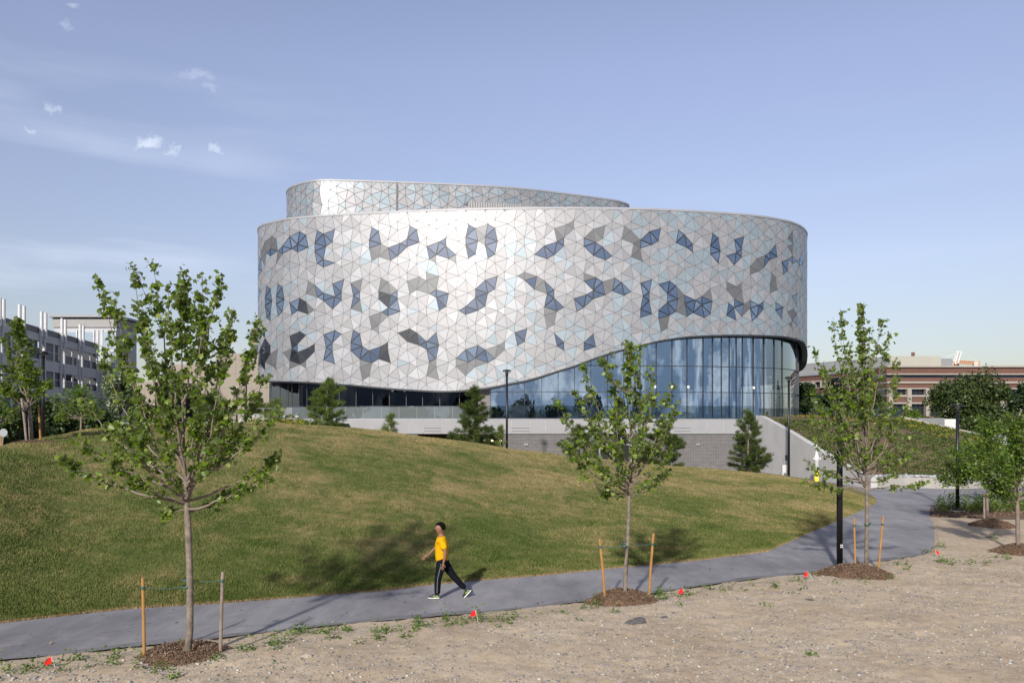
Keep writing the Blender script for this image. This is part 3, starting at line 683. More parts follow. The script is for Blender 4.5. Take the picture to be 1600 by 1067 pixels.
# ---- curtain wall under the skin
DECK=CH-.02
GO=-.95
sGl=float(CV.s_of_px(764)); sGr=s1+16
m=MB(); ribbon(CV,sGl,sGr,160,GO,DECK,lambda q:zbot(q)+.35,m); cw=m.build('curtain_wall',M['curtain'],bld,smooth=True)
m=MB()
vp=[765,792.5,819,846.6,872.8,899,925,951.5,977.5,1004,1030,1055,1079,1105,1120,1134,1146.5,1158,1168,1186,1203.5,1220,1234]
for px in vp:
    q=float(CV.s_of_px(px)); p=CV.pt(q,GO+.05); zt=float(zbot(q))+.3; m.box((p[0],p[1],(DECK+zt)/2),(.05,.12,zt-DECK),math.atan2(*(CV.pt(q+.2)-CV.pt(q-.2))[::-1]))
for q in np.arange(s1+1,sGr,1.6):
    p=CV.pt(q,GO+.05); zt=float(zbot(q))+.3; m.box((p[0],p[1],(DECK+zt)/2),(.05,.12,zt-DECK),math.atan2(*(CV.pt(q+.2)-CV.pt(q-.2))[::-1]))
def rail(cv,sA,sB,off,z,h,d,mb,cond=None,mi=0):
    n=max(2,int((sB-sA)/.8)); ss=np.linspace(sA,sB,n+1)
    for i in range(n):
        qm=(ss[i]+ss[i+1])/2
        if cond and not cond(qm): continue
        a=cv.pt(ss[i],off); b=cv.pt(ss[i+1],off); c=(a+b)/2; L_=float(np.linalg.norm(b-a))
        mb.box((c[0],c[1],z),(L_+.02,d,h),math.atan2(b[1]-a[1],b[0]-a[0]),mi)
for zz in (5.6,2.86):
    rail(CV,sGl,sGr,GO+.05,CH+zz,.065,.1,m,lambda q:zbot(q)-CH>zz-.1)
rail(CV,sGl,sGr,GO+.05,DECK+.08,.16,.16,m)
m.build('mullions',M['mull'],bld)
# ribbon windows on the left (dark glass above a grey upstand)
sA=float(CV.s_of_px(403))-14; sB=float(CV.s_of_px(745))
m=MB(); ribbon(CV,sA,sB,120,-1.2,CH+1.35,lambda q:zbot(q)+.35,m); m.build('ribbon_glass',M['glass_ribbon'],bld,smooth=True)
m=MB()
for px in [424,437,444,457,470.6,497,523,550,576.5,603,630,656,683.5,715]:
    q=float(CV.s_of_px(px)); p=CV.pt(q,-1.15); zt=float(zbot(q))+.3; m.box((p[0],p[1],(CH+1.35+zt)/2),(.045,.1,zt-CH-1.35),math.atan2(*(CV.pt(q+.2)-CV.pt(q-.2))[::-1]))
rail(CV,sA,sB,-1.12,CH+1.35,.1,.2,m)
m.build('ribbon_mullions',simple('grey_mullion',(.10,.10,.105),.4,.4,.05,3),bld)
m=MB(); ribbon(CV,sA,sB+1.5,100,-1.0,CH-1.5,CH+1.3,m); ring(CV,sA,sB+1.5,100,-1.0,CH+1.3,-1.2,CH+1.3,m); m.build('upstand_wall',M['upstand'],bld,smooth=True)
m=MB(); ribbon(CV,sB,sGl,8,-1.0,CH-.1,lambda q:zbot(q)+.35,m); m.build('stone_pier',simple('brown_grey_stone',(.15,.135,.13),.7,0,.1,1),bld)
# interior seen through the glass
m=MB(); m.add([(p[0],p[1],z) for z in (0,) for p in []],[])
ribbon(CV,s1-50,sGr,100,-7.5,DECK,HT-14,m,0); disc(CV,-1.2,DECK-.02,m,mi=1)
disc(CV,-1.3,CH+12.5,m,mi=0)
m.build('interior',[simple('interior_wall',(.50,.52,.54),.8,0,.25,.3),simple('interior_floor',(.22,.22,.22),.5)],bld)
m=MB()
rs=random.Random(4); M['colw']=simple('column_white',(.45,.46,.48),.6,0,.1,1)
for px,dx in [(935,1.5),(985,-1.2),(1050,1.8),(1075,-1.6),(1120,.8),(1150,0),(1190,1.0),(1215,-.6)]:
    q=float(CV.s_of_px(px)); p=CV.pt(q,-3.2); m=MB(); m.tube([(p[0]-dx,p[1],DECK),(p[0]+dx,p[1],CH+12)],.38,12); m.build('column',M['colw'],bld)
for k in range(14):
    q=float(CV.s_of_px(rs.uniform(960,1210))); p=CV.pt(q,-rs.uniform(2,6)); a=rs.uniform(-.6,.6); z=CH+rs.uniform(2.5,8); m=MB(); m.tube([(p[0]-1,p[1],z-a),(p[0]+1,p[1],z+a)],.03,5); m.build('light_tube',M['white'],bld)
for px in (1027,1054,1080,1185,610,629): 
    q=float(CV.s_of_px(px)); p=CV.pt(q,-.75); m=MB(); m.box((p[0],p[1],CH+(3.4 if px>900 else 3.05)),(.22,.18,.28)); m.build('spotlight',M['white'],bld)
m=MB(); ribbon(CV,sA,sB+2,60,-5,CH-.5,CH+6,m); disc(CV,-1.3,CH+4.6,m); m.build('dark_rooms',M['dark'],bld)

# ---- podium
PY=66.0
t=NT('grey_brick'); bt=t.n('ShaderNodeTexBrick'); bt.inputs['Scale'].default_value=1; bt.inputs['Brick Width'].default_value=.42; bt.inputs['Row Height'].default_value=.115; bt.inputs['Mortar Size'].default_value=.012
bt.inputs['Color1'].default_value=(.085,.08,.08,1); bt.inputs['Color2'].default_value=(.11,.104,.104,1); bt.inputs['Mortar'].default_value=(.19,.186,.183,1)
t.l(t.coord((1,1,1),(R(90),0,0)),bt.inputs['Vector']); M['brick_grey']=t.out(t.pbr(t.mix(.5,bt.outputs['Color'],t.ramp(t.noise(1.5,5),[(.3,(.8,.8,.8)),(.7,(1.15,1.15,1.15))]),'MULTIPLY'),.85,0,t.bump(bt.outputs['Fac'],.3,.01)))
xl,xr=X(400,PY),X(1183,PY)
for a_,b_ in [(560,572),(590,652),(786,930),(990,1158)]:
    m=MB(); m.wallbox((X(a_,PY),PY),(X(b_,PY),PY),-.2,CH-1.2,.35); m.build('brick_wall',M['brick_grey'],bld)
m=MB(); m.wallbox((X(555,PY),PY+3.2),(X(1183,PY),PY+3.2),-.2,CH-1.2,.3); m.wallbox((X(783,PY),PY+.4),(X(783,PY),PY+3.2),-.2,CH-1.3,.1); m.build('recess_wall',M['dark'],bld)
m=MB()   # fascia panels with open joints
joints=[440,475,500,532,548,570,592,614,638,662,690,708,746,792,799,828,852,880,905,932,960,987,1013,1052,1079,1104,1130,1158,1183]
for a,b in zip(joints[:-1],joints[1:]):
    m.wallbox((X(a,PY)+.02,PY-.12),(X(b,PY)-.02,PY-.12),CH-1.2,CH-.02,.5)
m.build('fascia',M['fascia'],bld)
m=MB()
for a,b in [(662,690),(799,828),(1052,1079)]:
    m.box(((X(a,PY)+X(b,PY))/2,PY-.125,CH-.72),(X(b,PY)-X(a,PY)-.02,.04,.03)); m.box(((X(a,PY)+X(b,PY))/2,PY-.125,CH-.98),(X(b,PY)-X(a,PY)-.02,.04,.03))
m.wallbox((X(440,PY),PY-.02),(X(1183,PY),PY-.02),CH-1.17,CH-.05,.2)
m.build('fascia_joints',M['backing'],bld)
m=MB(); bm_pts=[(X(440,PY),PY-.1),(X(1183,PY),PY-.1),(34,PY-.1),(46,90),(40,100),(-32,100),(-26,PY+10),(X(440,PY),PY+4)]
m.add([(a,b,CH-.05) for a,b in bm_pts]+[(a,b,CH-1.15) for a,b in bm_pts],[tuple(range(8)),tuple(range(15,7,-1))]+[(i,i+8,(i+1)%8+8,(i+1)%8) for i in range(8)]); m.build('terrace_slab',M['concrete'],bld)
m=MB()
m.wallbox((X(455,PY),PY+.12),(X(1183,PY),PY+.12),CH-.0,CH+.06,.12); m.build('balustrade_shoe',M['grey_steel'],bld)
m=MB(); px=455
while px<1178:
    m.wallbox((X(px,PY)+.015,PY+.17),(X(min(px+28,1182),PY)-.015,PY+.17),CH+.06,CH+1.12,.02); px+=28
m.build('balustrade',M['balus'],bld)
t=NT('lamp_glow'); em=t.n('ShaderNodeEmission'); em.inputs[0].default_value=(1,.8,.5,1); em.inputs[1].default_value=2.2; M['glow']=t.out(em.outputs[0])
for a in (757,768,782):
    m=MB(); m.lathe((X(a,PY),PY+1.8,Z(688,PY+1.8)),[(0,-.08),(.09,-.05),(.1,0),(.08,.05),(0,.07)],10); m.build('bulkhead_light',M['glow'],bld)
for a in (822,1090):
    m=MB(); m.box((X(a,PY),PY-.06,Z(694,PY)),(.34,.12,.17)); m.build('wall_light',M['grey_steel'],bld)
dr=MB()
for a in (920,938,960,972,988): dr.box((X(a,PY),PY+.6,1.35),(.12,.12,3.1))
for z in (2.85,2.2,.1): dr.box((X(954,PY),PY+.6,z),(X(988,PY)-X(920,PY),.1,.12))
dob=dr.build('entrance_door',M['grey_steel'],bld)
m=MB(); m.wallbox((X(922,PY),PY+.66),(X(986,PY),PY+.66),0,2.8,.03); g=m.build('pane',M['glass_dark'],bld); g.parent=dob; g.matrix_parent_inverse=Matrix.Identity(4)
bal2=MB()
for k in range(9):
    a=1186+k*25; bal2.wallbox((X(a,PY+.2)+.015,PY+.3),(X(a+25,PY+.2)-.015,PY+.3),CH+.03,CH+.92,.02)
bal2.build('balustrade',M['balus'],bld)

# ---- retaining wall, low wall, sloping planted roof
rw=MB()
a=Vector((20.25,66.1)); b=Vector((22.3,49.5))
prof=[(0,4.62),(.06,4.55),(.335,3.46),(.685,1.86),(.93,.80),(1,.72)]
nx=Vector((b.y-a.y,-(b.x-a.x))).normalized(); nx=-nx if nx.x<0 else nx
for (t0,z0),(t1,z1_) in zip(prof[:-1],prof[1:]):
    p0=a.lerp(b,t0); p1=a.lerp(b,t1); q0=p0+nx*.42; q1=p1+nx*.42
    rw.add([(p0.x,p0.y,-.2),(p1.x,p1.y,-.2),(q1.x,q1.y,-.2),(q0.x,q0.y,-.2),(p0.x,p0.y,z0),(p1.x,p1.y,z1_),(q1.x,q1.y,z1_),(q0.x,q0.y,z0)],[(4,5,6,7),(0,1,5,4),(2,3,7,6),(1,2,6,5)]+([(3,0,4,7)] if t0==0 else []))
o=rw.build('retaining_wall',simple('pale_concrete',(.40,.395,.385),.85,0,.10,.7,.2,25)); tag(o,'pale concrete retaining wall sloping down beside the planted bank','wall')
LW=[(22.3,49.5),(24.6,49.9),(27.6,49.15),(28.9,49.5),(31.2,51.0),(34.5,52.2),(46,53.5)]
lw=MB()
for p,q in zip(LW[:-1],LW[1:]): lw.wallbox(p,q,-.1,.66,.35)
o=lw.build('low_wall',simple('cream_concrete',(.29,.275,.245),.85,0,.10,.9,.2,25)); tag(o,'low cream concrete wall at the foot of the planted bank','wall')
# coons patch for the bank
def poly_at(P_,t):
    P_=np.array(P_,float); d=np.concatenate([[0],np.cumsum(np.linalg.norm(np.diff(P_,axis=0),axis=1))]); return np.stack([np.interp(np.asarray(t)*d[-1],d,P_[:,k]) for k in range(3)],-1)
nxv=np.array([nx.x,nx.y,0])*.42
eL=[np.array([*b,.60])+nxv]+[np.array([*a.lerp(b,t_),z_-.12])+nxv for t_,z_ in prof[::-1][1:]]
eB=[eL[0]]+[(x,y+.36,.60) for x,y in LW[1:6]]
eT=[eL[-1],(26,66,4.42),(32.2,66,4.42)]
eR=[eB[-1],(35.6,55,1.15),(36.6,58,1.95),(37.2,62,2.85),(32.2,66,4.42)]
U=np.linspace(0,1,90); Vv=np.linspace(0,1,70)
cb,ct,cl,crr=poly_at(eB,U),poly_at(eT,U),poly_at(eL,Vv),poly_at(eR,Vv)
G=np.zeros((70,90,3))
for i,vv in enumerate(Vv):
    for j,uu in enumerate(U):
        G[i,j]=(1-vv)*cb[j]+vv*ct[j]+(1-uu)*cl[i]+uu*crr[i]-((1-uu)*(1-vv)*cb[0]+uu*vv*ct[-1]+uu*(1-vv)*cb[-1]+(1-uu)*vv*ct[0])
        G[i,j,2]+=.5*math.sin(math.pi*uu)*math.sin(math.pi*vv)+.05*float(vnoise(np.array(G[i,j,0]*2),np.array(G[i,j,1]*2),5))
bankG=G.copy()
t=NT('planted_soil'); f1=t.noise(.45,5,.6); f2=t.noise(5,4,.7)
col=t.ramp(f1,[(.35,(.105,.066,.042)),(.5,(.095,.068,.036)),(.68,(.10,.095,.032))])
col=t.mix(.7,col,t.ramp(f2,[(.35,(.6,.65,.5)),(.65,(1.4,1.3,1.2))]),'MULTIPLY')
M['soil']=t.out(t.pbr(col,.95,0,t.bump(f2,.8,.06)))
o=gridmesh('planted_bank',G,M['soil']); tag(o,kind='structure')
def leafmat(name,stops,trans=.25,rough=.5,under=None):
    t=NT(name); at=t.n('ShaderNodeAttribute'); at.attribute_name='rnd'
    c=t.ramp(at.outputs['Fac'],stops)
    if under:
        ge=t.n('ShaderNodeNewGeometry'); c=t.mix(ge.outputs['Backfacing'],c,under)
    d=t.pbr(c,rough,0,None,.35); tr=t.n('ShaderNodeBsdfTranslucent'); t.l(t.mix(1,c,(1.5,1.6,.6),'MULTIPLY'),tr.inputs[0])
    m_=t.n('ShaderNodeMixShader'); m_.inputs[0].default_value=trans; t.l(d,m_.inputs[1]); t.l(tr.outputs[0],m_.inputs[2]); return t.out(m_.outputs[0])
M['maple']=leafmat('maple_leaf',[(0,(.040,.080,.004)),(.45,(.10,.165,.008)),(.85,(.155,.22,.018)),(1,(.28,.33,.10))],.42,.38,(.16,.20,.08))
M['locust']=leafmat('locust_leaf',[(0,(.045,.085,.012)),(.6,(.105,.17,.022)),(1,(.18,.25,.045))],.35)
M['pine']=leafmat('pine_needle',[(0,(.022,.042,.008)),(.6,(.062,.092,.018)),(1,(.12,.155,.035))],.22)
M['pine_light']=leafmat('pine_needle_light',[(0,(.045,.075,.012)),(.6,(.105,.15,.028)),(1,(.17,.22,.045))],.25)
M['hedge']=leafmat('hedge_leaf',[(0,(.010,.020,.007)),(.6,(.022,.042,.013)),(1,(.045,.075,.02))],.1)
M['bgtree']=leafmat('broadleaf',[(0,(.020,.036,.010)),(.6,(.050,.074,.020)),(1,(.11,.145,.04))],.25)
M['silver']=leafmat('silver_leaf',[(0,(.04,.07,.03)),(.5,(.12,.16,.08)),(1,(.38,.42,.30))],.2)
M['sedum']=leafmat('sedum_leaf',[(0,(.035,.065,.012)),(.6,(.075,.115,.022)),(1,(.14,.17,.03))],.15)
M['yflower']=leafmat('yellow_flower',[(0,(.20,.18,.01)),(1,(.50,.40,.02))],.1)
M['weed']=leafmat('weed_leaf',[(0,(.045,.09,.015)),(.6,(.10,.17,.03)),(1,(.20,.26,.06))],.3)
M['bark']=simple('young_bark',(.16,.125,.10),.85,0,.3,9,.5,50)
M['bark_grey']=simple('grey_bark',(.155,.128,.10),.9,0,.45,9,.9,38)
def leaves(name,Pts,size,mat,parent,seed,shape='maple',up=.8,droop=None):
    """one small modelled leaf at each point"""
    r=np.random.default_rng(seed); n=len(Pts)
    if shape=='maple':
        # half outlines on both sides of a midrib (x across, y along)
        half=np.array([(0,0),(.28,-.08),(.52,.10),(.36,.28),(.50,.52),(.24,.60),(0,1)])
        fold=.18
    elif shape=='oval': half=np.array([(0,0),(.26,.22),(.26,.62),(0,1)]); fold=.1
    else: half=np.array([(0,0),(.06,.4),(0,1)]); fold=0
    k=len(half)
    L_=np.zeros((2*k-2,3)); L_[:k,:2]=half; L_[:k,2]=-fold*half[:,0]
    rev=half[1:-1][::-1]; L_[k:,0]=-rev[:,0]; L_[k:,1]=rev[:,1]; L_[k:,2]=-fold*rev[:,0]
    # orientation: y axis random, z (normal) mostly up
    nrm=r.normal(size=(n,3)); nrm[:,2]=np.abs(nrm[:,2])*.6+up; nrm/=np.linalg.norm(nrm,axis=1)[:,None]
    d=r.normal(size=(n,3)); d[:,2]-=.35
    d-=nrm*(d*nrm).sum(1)[:,None]; d/=np.linalg.norm(d,axis=1)[:,None]; e=np.cross(d,nrm)
    s=(size*(.6+.75*r.random(n)))[:,None,None] if not np.isscalar(size) else (size*(.6+.75*r.random(n)))[:,None,None]
    V=Pts[:,None,:]+s*(L_[None,:,0:1]*e[:,None,:]+L_[None,:,1:2]*d[:,None,:]+L_[None,:,2:3]*nrm[:,None,:])
    m_=2*k-2
    f1=list(range(k)); f2=[0]+[k-1]+list(range(k,m_))
    # two faces per leaf, sharing the midrib
    base=(np.arange(n)*m_)[:,None]
    if k>3:
        idx=np.concatenate([base+np.array(f1)[None],base+np.array(f2)[None]],1).ravel(); pn=np.tile([len(f1),len(f2)],n); rn=np.repeat(r.random(n),2)
    else:
        idx=(base+np.arange(m_)[None]).ravel(); pn=np.full(n,m_); rn=r.random(n)
    return npmesh(name,V.reshape(-1,3),pn,idx,mat,parent,rnd=rn)
# sedum tufts & yellow flowers on the bank
r=np.random.default_rng(21)
def bank_pts(n,umin=0,umax=1,vmin=0,vmax=1,jit=.0):
    uu=r.uniform(umin,umax,n)*88; vv=r.uniform(vmin,vmax,n)*68; i=vv.astype(int); j=uu.astype(int); fu=(uu-j)[:,None]; fv=(vv-i)[:,None]
    return (bankG[i,j]*(1-fu)*(1-fv)+bankG[i,j+1]*fu*(1-fv)+bankG[i+1,j]*(1-fu)*fv+bankG[i+1,j+1]*fu*fv)
c=bank_pts(5200); c=c[(vnoise(c[:,0]*.35,c[:,1]*.35,31)+.2*(c[:,0]>28))>.47]
Pt=(c[:,None,:]+r.normal(size=(len(c),9,3))*[.10,.10,.04]+[0,0,.06]).reshape(-1,3)
o=leaves('sedum',Pt,.11,M['sedum'],None,1,'oval'); tag(o,'low green sedum plants spread over the sloping bank','plants',kind='stuff')
c=np.concatenate([bank_pts(170,.35,1,.62,.97),bank_pts(60,.0,.6,.97,1),bank_pts(70,.6,1,.35,.7)]); c=c[(vnoise(c[:,0]*.5,c[:,1]*.6,33))>.38]
Pt=(c[:,None,:]+r.normal(size=(len(c),16,3))*[.16,.16,.03]+[0,0,.14]).reshape(-1,3)
o=leaves('yellow_flowers',Pt,.07,M['yflower'],None,2,'oval'); tag(o,'patches of small yellow flowers along the top of the planted bank','flowers',kind='stuff')
# white kerb along the far edge of the bank
kb=MB(); pr=[np.array(p,float) for p in eR]
for p,q in zip(pr[1:-1],pr[2:]):
    p=Vector(p);q=Vector(q); d=(q-p).normalized(); n_=Vector((d.y,-d.x,0)).normalized()*.35
    kb.add([p-Vector((0,0,.5)),q-Vector((0,0,.5)),q+n_-Vector((0,0,.5)),p+n_-Vector((0,0,.5)),p+Vector((0,0,.16)),q+Vector((0,0,.16)),q+n_+Vector((0,0,.16)),p+n_+Vector((0,0,.16))],[(4,5,6,7),(7,6,5,4),(0,1,5,4),(1,2,6,5),(2,3,7,6),(3,0,4,7)][0:1]+[(0,1,5,4),(1,2,6,5),(2,3,7,6),(3,0,4,7)])
o=kb.build('bank_kerb',M['concrete']); tag(o,'white concrete kerb running down the far edge of the planted bank','kerb')
def stones(name,pts,sizes,seed,mat,flat=.6):
    rr=np.random.default_rng(seed); bm=bmesh.new(); bmesh.ops.create_icosphere(bm,subdivisions=1,radius=1); base=np.array([v.co for v in bm.verts]); fc=np.array([[v.index for v in f.verts] for f in bm.faces]); bm.free()
    n=len(pts); k=len(base)
    V=base[None]*(1+rr.normal(size=(n,k,1))*.16)*np.stack([1+rr.random(n)*.6,1+rr.random(n)*.3,np.full(n,flat)*(.7+.6*rr.random(n))],-1)[:,None,:]
    a=rr.random(n)*6.28; ca,sa=np.cos(a)[:,None],np.sin(a)[:,None]; x=V[...,0]*ca-V[...,1]*sa; y=V[...,0]*sa+V[...,1]*ca
    V=np.stack([x,y,V[...,2]],-1)*np.asarray(sizes)[:,None,None]+pts[:,None,:]
    idx=(fc[None]+(np.arange(n)*k)[:,None,None]).reshape(-1); return npmesh(name,V.reshape(-1,3),np.full(n*len(fc),3),idx,mat,rnd=np.repeat(rr.random(n),len(fc)))
t=NT('stones'); at_=t.n('ShaderNodeAttribute'); at_.attribute_name='rnd'
M['stones']=t.out(t.pbr(t.ramp(at_.outputs['Fac'],[(0,(.09,.085,.085)),(.3,(.17,.175,.20)),(.55,(.29,.25,.19)),(.85,(.34,.31,.27)),(1,(.45,.43,.39))]),.9,0,t.bump(t.noise(60,3),.3,.01)))
t=NT('river_stones'); at_=t.n('ShaderNodeAttribute'); at_.attribute_name='rnd'
M['rstones']=t.out(t.pbr(t.ramp(at_.outputs['Fac'],[(0,(.15,.15,.16)),(.5,(.26,.26,.27)),(1,(.42,.42,.42))]),.85))
tt=np.linspace(0,1,1500); pb_=poly_at([(x,y,.66) for x,y in LW[:6]],tt); pb_[:,1]+=.25+r.random(1500)*.75; pb_[:,2]+=.02+.06*(pb_[:,1]%1)
o=stones('river_stones',pb_,.09+.06*r.random(1500),3,M['rstones']); tag(o,'strip of grey river stones behind the low cream wall','stones',kind='stuff')
tt=np.linspace(0,1,340); pb_=poly_at([tuple(p) for p in eR[1:4]],tt)+r.normal(size=(340,3))*[.25,.25,.03]+[.3,0,.2]
o=stones('kerb_stones',pb_,.10+.06*r.random(340),4,M['rstones']); tag(o,'white stones scattered along the far edge of the planted bank','stones',kind='stuff')

# ================================================================= other buildings
t=NT('garage_panel'); M['garage']=t.out(t.pbr(t.ramp(t.noise(.6,4),[(.3,(.33,.335,.35)),(.7,(.39,.395,.41))]),.6))
M['mesh']=simple('perforated_mesh',(.105,.105,.115),.6,.2,.12,6)
gar=empty('parking_garage',(-54,94,0),'grey multi-storey parking garage with white roof posts left of the big tree','building')
ga=Vector((-51.4,80)); gb=Vector((-56.4,107.8)); gd=(gb-ga).normalized()
def gp(px):   # point on the garage front seen at column px
    k=(px-800)/F; t_=(ga.x-k*ga.y)/(k*(gb.y-ga.y)-(gb.x-ga.x)); return ga+(gb-ga)*t_
gs=gp(-90); ge=gp(151)
HG=10.35
lev=[(1,.93,'mesh'),(.93,.85,'garage'),(.85,.655,'open'),(.655,.535,'garage'),(.535,.37,'open'),(.37,.24,'garage'),(.24,.06,'open'),(.06,-.42,'garage')]
def gw(mb,p,q,z0,z1,th,off,mi=0): mb.wallbox((q.x,q.y),(p.x,p.y),z0,z1,th,mi,-off-th) if False else mb.wallbox((p.x,p.y),(q.x,q.y),z0,z1,th,mi,off)
# the front faces +x (towards the camera side): behind is -x, i.e. left of the direction gs->ge
for i,(a_,b_,k_) in enumerate(lev):
    if k_!='open':
        m=MB(); gw(m,gs,ge,CH+b_*HG,CH+a_*HG,.5,0 if k_=='garage' else .08); m.build('parapet' if i==0 else 'floor_band',M['mesh' if k_=='mesh' else 'garage'],gar)
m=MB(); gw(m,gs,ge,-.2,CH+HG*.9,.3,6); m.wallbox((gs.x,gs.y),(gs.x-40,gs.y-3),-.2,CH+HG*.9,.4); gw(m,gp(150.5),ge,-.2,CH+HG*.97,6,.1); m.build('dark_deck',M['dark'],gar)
posts=[-70,-62,-35,-28,-3,3,28,35,62.5,69,94.5,100,123,128,151]
for p_ in posts:
    q=gp(p_); m=MB(); m.box((q.x+.06,q.y,(CH+HG*1.0)/2),(.16,.42,CH+HG*1.0),math.atan2(gd.y,gd.x)-math.pi/2); m.build('pier',M['garage'],gar)
    m=MB(); m.tube([(q.x+.18,q.y,CH+HG*.9),(q.x+.18,q.y,CH+HG*1.0+1.75)],.17,10); m.build('roof_post',M['white'],gar)
cols=[(-62,-35),(-28,-3),(3,28),(35,62.5),(69,94.5),(100,123),(128,151)]
for ci_,(a_,b_) in enumerate(cols):
    pa,pb2=gp(a_+.8),gp(b_-.8)
    for (hi,lo) in ((.85,.655),(.535,.37),(.24,.06)):
        mid=pa.lerp(pb2,.66); zt=CH+hi*HG; zb_=CH+lo*HG; zm=(zt+zb_)/2
        if ci_>=5 and hi>.3:
            m=MB(); gw(m,pa,pb2,zb_+.02,zm,.06,.2); m.build('screen',M['mesh'],gar)
        else:
            m=MB(); gw(m,pa,pb2,zb_+.02,zt-.02,.06,.2); m.build('screen',M['mesh'],gar)
        m=MB(); gw(m,pa,pb2,zm-.05,zm+.05,.1,.12)
        m.box((mid.x+.05-.2,mid.y,(zt+zb_)/2),(.1,.35,zt-zb_),0); m.build('screen_frame',M['garage'],gar)
tw=empty('stair_tower',(-57,112,0),'white glazed stair tower with flat grey roof behind the parking garage','building')
ty=112
m=MB(); m.box((X(134,ty),ty+3,(Z(512,ty))/2),(X(182,ty)-X(86,ty),6,Z(512,ty))); m.build('wall',simple('tower_white',(.36,.37,.385),.5,0,.08,.5),tw)
m=MB(); m.box((X(133,ty),ty+3,(Z(497,ty)+Z(512,ty))/2),(X(184,ty)-X(84,ty),6.4,Z(497,ty)-Z(512,ty)-.1)); m.build('louvre_band',simple('tower_louvre',(.25,.245,.235),.6,0,.1,2),tw)
m=MB(); m.box((X(133,ty),ty+3,Z(494.5,ty)),(X(187,ty)-X(80,ty),7.4,.32)); m.build('roof',M['fascia'],tw)
M['pane_pale']=glass_mat('pale_glass',.25,None,(.8,.88,.95),(.25,.31,.35))
for a_,b_ in [(103,120),(127,147),(161,171),(173,181)]:
    m=MB(); m.wallbox((X(a_,ty),ty-.1),(X(b_,ty),ty-.1),Z(600,ty),Z(519,ty),.06); f=m.build('window',M['pane_pale'],tw)
    m=MB()
    for z in (548,572): m.wallbox((X(a_,ty),ty-.16),(X(b_,ty),ty-.16),Z(z+1,ty),Z(z-1,ty),.05)
    m.wallbox((X(a_,ty)-.12,ty-.17),(X(a_,ty)+.02,ty-.17),Z(605,ty),Z(515,ty),.08); m.wallbox((X(b_,ty)-.02,ty-.17),(X(b_,ty)+.12,ty-.17),Z(605,ty),Z(515,ty),.08)
    g=m.build('frame',M['white'],tw); g.parent=f; g.matrix_parent_inverse=Matrix.Identity(4)
# beige building
t=NT('beige_panels'); bt=t.n('ShaderNodeTexBrick'); bt.offset=0; bt.inputs['Scale'].default_value=1; bt.inputs['Brick Width'].default_value=2.6; bt.inputs['Row Height'].default_value=2.4; bt.inputs['Mortar Size'].default_value=.04
bt.inputs['Color1'].default_value=(.25,.215,.175,1); bt.inputs['Color2'].default_value=(.27,.235,.19,1); bt.inputs['Mortar'].default_value=(.20,.17,.14,1); t.l(t.coord((1,1,1),(R(90),0,0)),bt.inputs['Vector']); M['beige']=t.out(t.pbr(bt.outputs['Color'],.85))
by=135
bb=empty('beige_building',(-45,by,0),'beige concrete panel building seen through the crown of the big tree','building')
for nm_,a_,b_,top_,dy,mt in [('wall',337,440,552,0,'beige'),('wall',266,337.2,569,3,'beige'),('wall',150,266.2,596,6,'beige'),('dark_block',242,280,597,-4,'mull'),('wall',392,440,512,9,'beige')]:
    y_=by+dy; m=MB(); m.box(((X(a_,y_)+X(b_,y_))/2,y_+7,Z(top_,y_)/2),(X(b_,y_)-X(a_,y_),14,Z(top_,y_))); m.build(nm_,M[mt],bb)
for a_,z_ in [(398,544),(398,526),(195,611),(213,611)]:
    y_=by-.1+(9 if z_<560 else 6); m=MB(); m.box((X(a_,y_),y_,Z(z_,y_)),(1.1,.3,1.3)); m.build('window',M['glass_dark'],bb)
# brick building on the right
t=NT('red_brick'); bt=t.n('ShaderNodeTexBrick'); bt.inputs['Scale'].default_value=1; bt.inputs['Brick Width'].default_value=.5; bt.inputs['Row Height'].default_value=.16; bt.inputs['Mortar Size'].default_value=.012
bt.inputs['Color1'].default_value=(.10,.040,.028,1); bt.inputs['Color2'].default_value=(.12,.05,.034,1); bt.inputs['Mortar'].default_value=(.15,.115,.095,1); t.l(t.coord((1,1,1),(R(90),0,0)),bt.inputs['Vector'])
M['brick']=t.out(t.pbr(t.mix(.5,bt.outputs['Color'],t.ramp(t.noise(.3,4),[(.3,(.8,.8,.8)),(.7,(1.15,1.15,1.15))]),'MULTIPLY'),.9))
M['cream']=simple('cream_stone',(.28,.25,.215),.8,0,.06,.5); M['roofgrey']=simple('grey_roof_panel',(.25,.255,.26),.6,0,.06,.3)
rb=empty('brick_building',(75,125,0),'red brick building with cream stone bands and a grey penthouse behind the planted bank','building')
def wing(p,q,tops,th=10):
    """tops: list of (row0,row1,kind) measured at distance of the wing's near end"""
    for k_,y0_,y1_,mt,out_ in tops:
        m=MB(); m.wallbox(p,q,y1_,y0_,th,0,-out_); m.build(k_,M[mt],rb)
yb=120
def zz(py): return Z(py,yb)
main=[('brick_band',zz(574),zz(583.5),'brick',0),('stone_band',zz(571.5),zz(574),'cream',.3),('stone_band',zz(583.5),zz(585.5),'cream',.2),('window_strip',zz(585.5),zz(590),'glass_dark',-.5),('brick_band',zz(590),zz(596),'brick',0),('stone_band',zz(596),zz(599),'cream',.3),
 ('brick_band',zz(599),zz(606),'brick',.1),('stone_band',zz(606),zz(608),'cream',.25),('window_strip',zz(608),zz(617),'glass_dark',-.4),('stone_band',zz(617),zz(620),'cream',.25),('brick_band',zz(620),zz(628.5),'brick',.1),('stone_band',zz(628.5),zz(631),'cream',.25),('window_strip',zz(631),zz(650),'glass_dark',-.4),('brick_band',zz(650),-.2,'brick',.1)]
wing((X(1385,yb),yb),(X(1640,yb),yb),main,14)
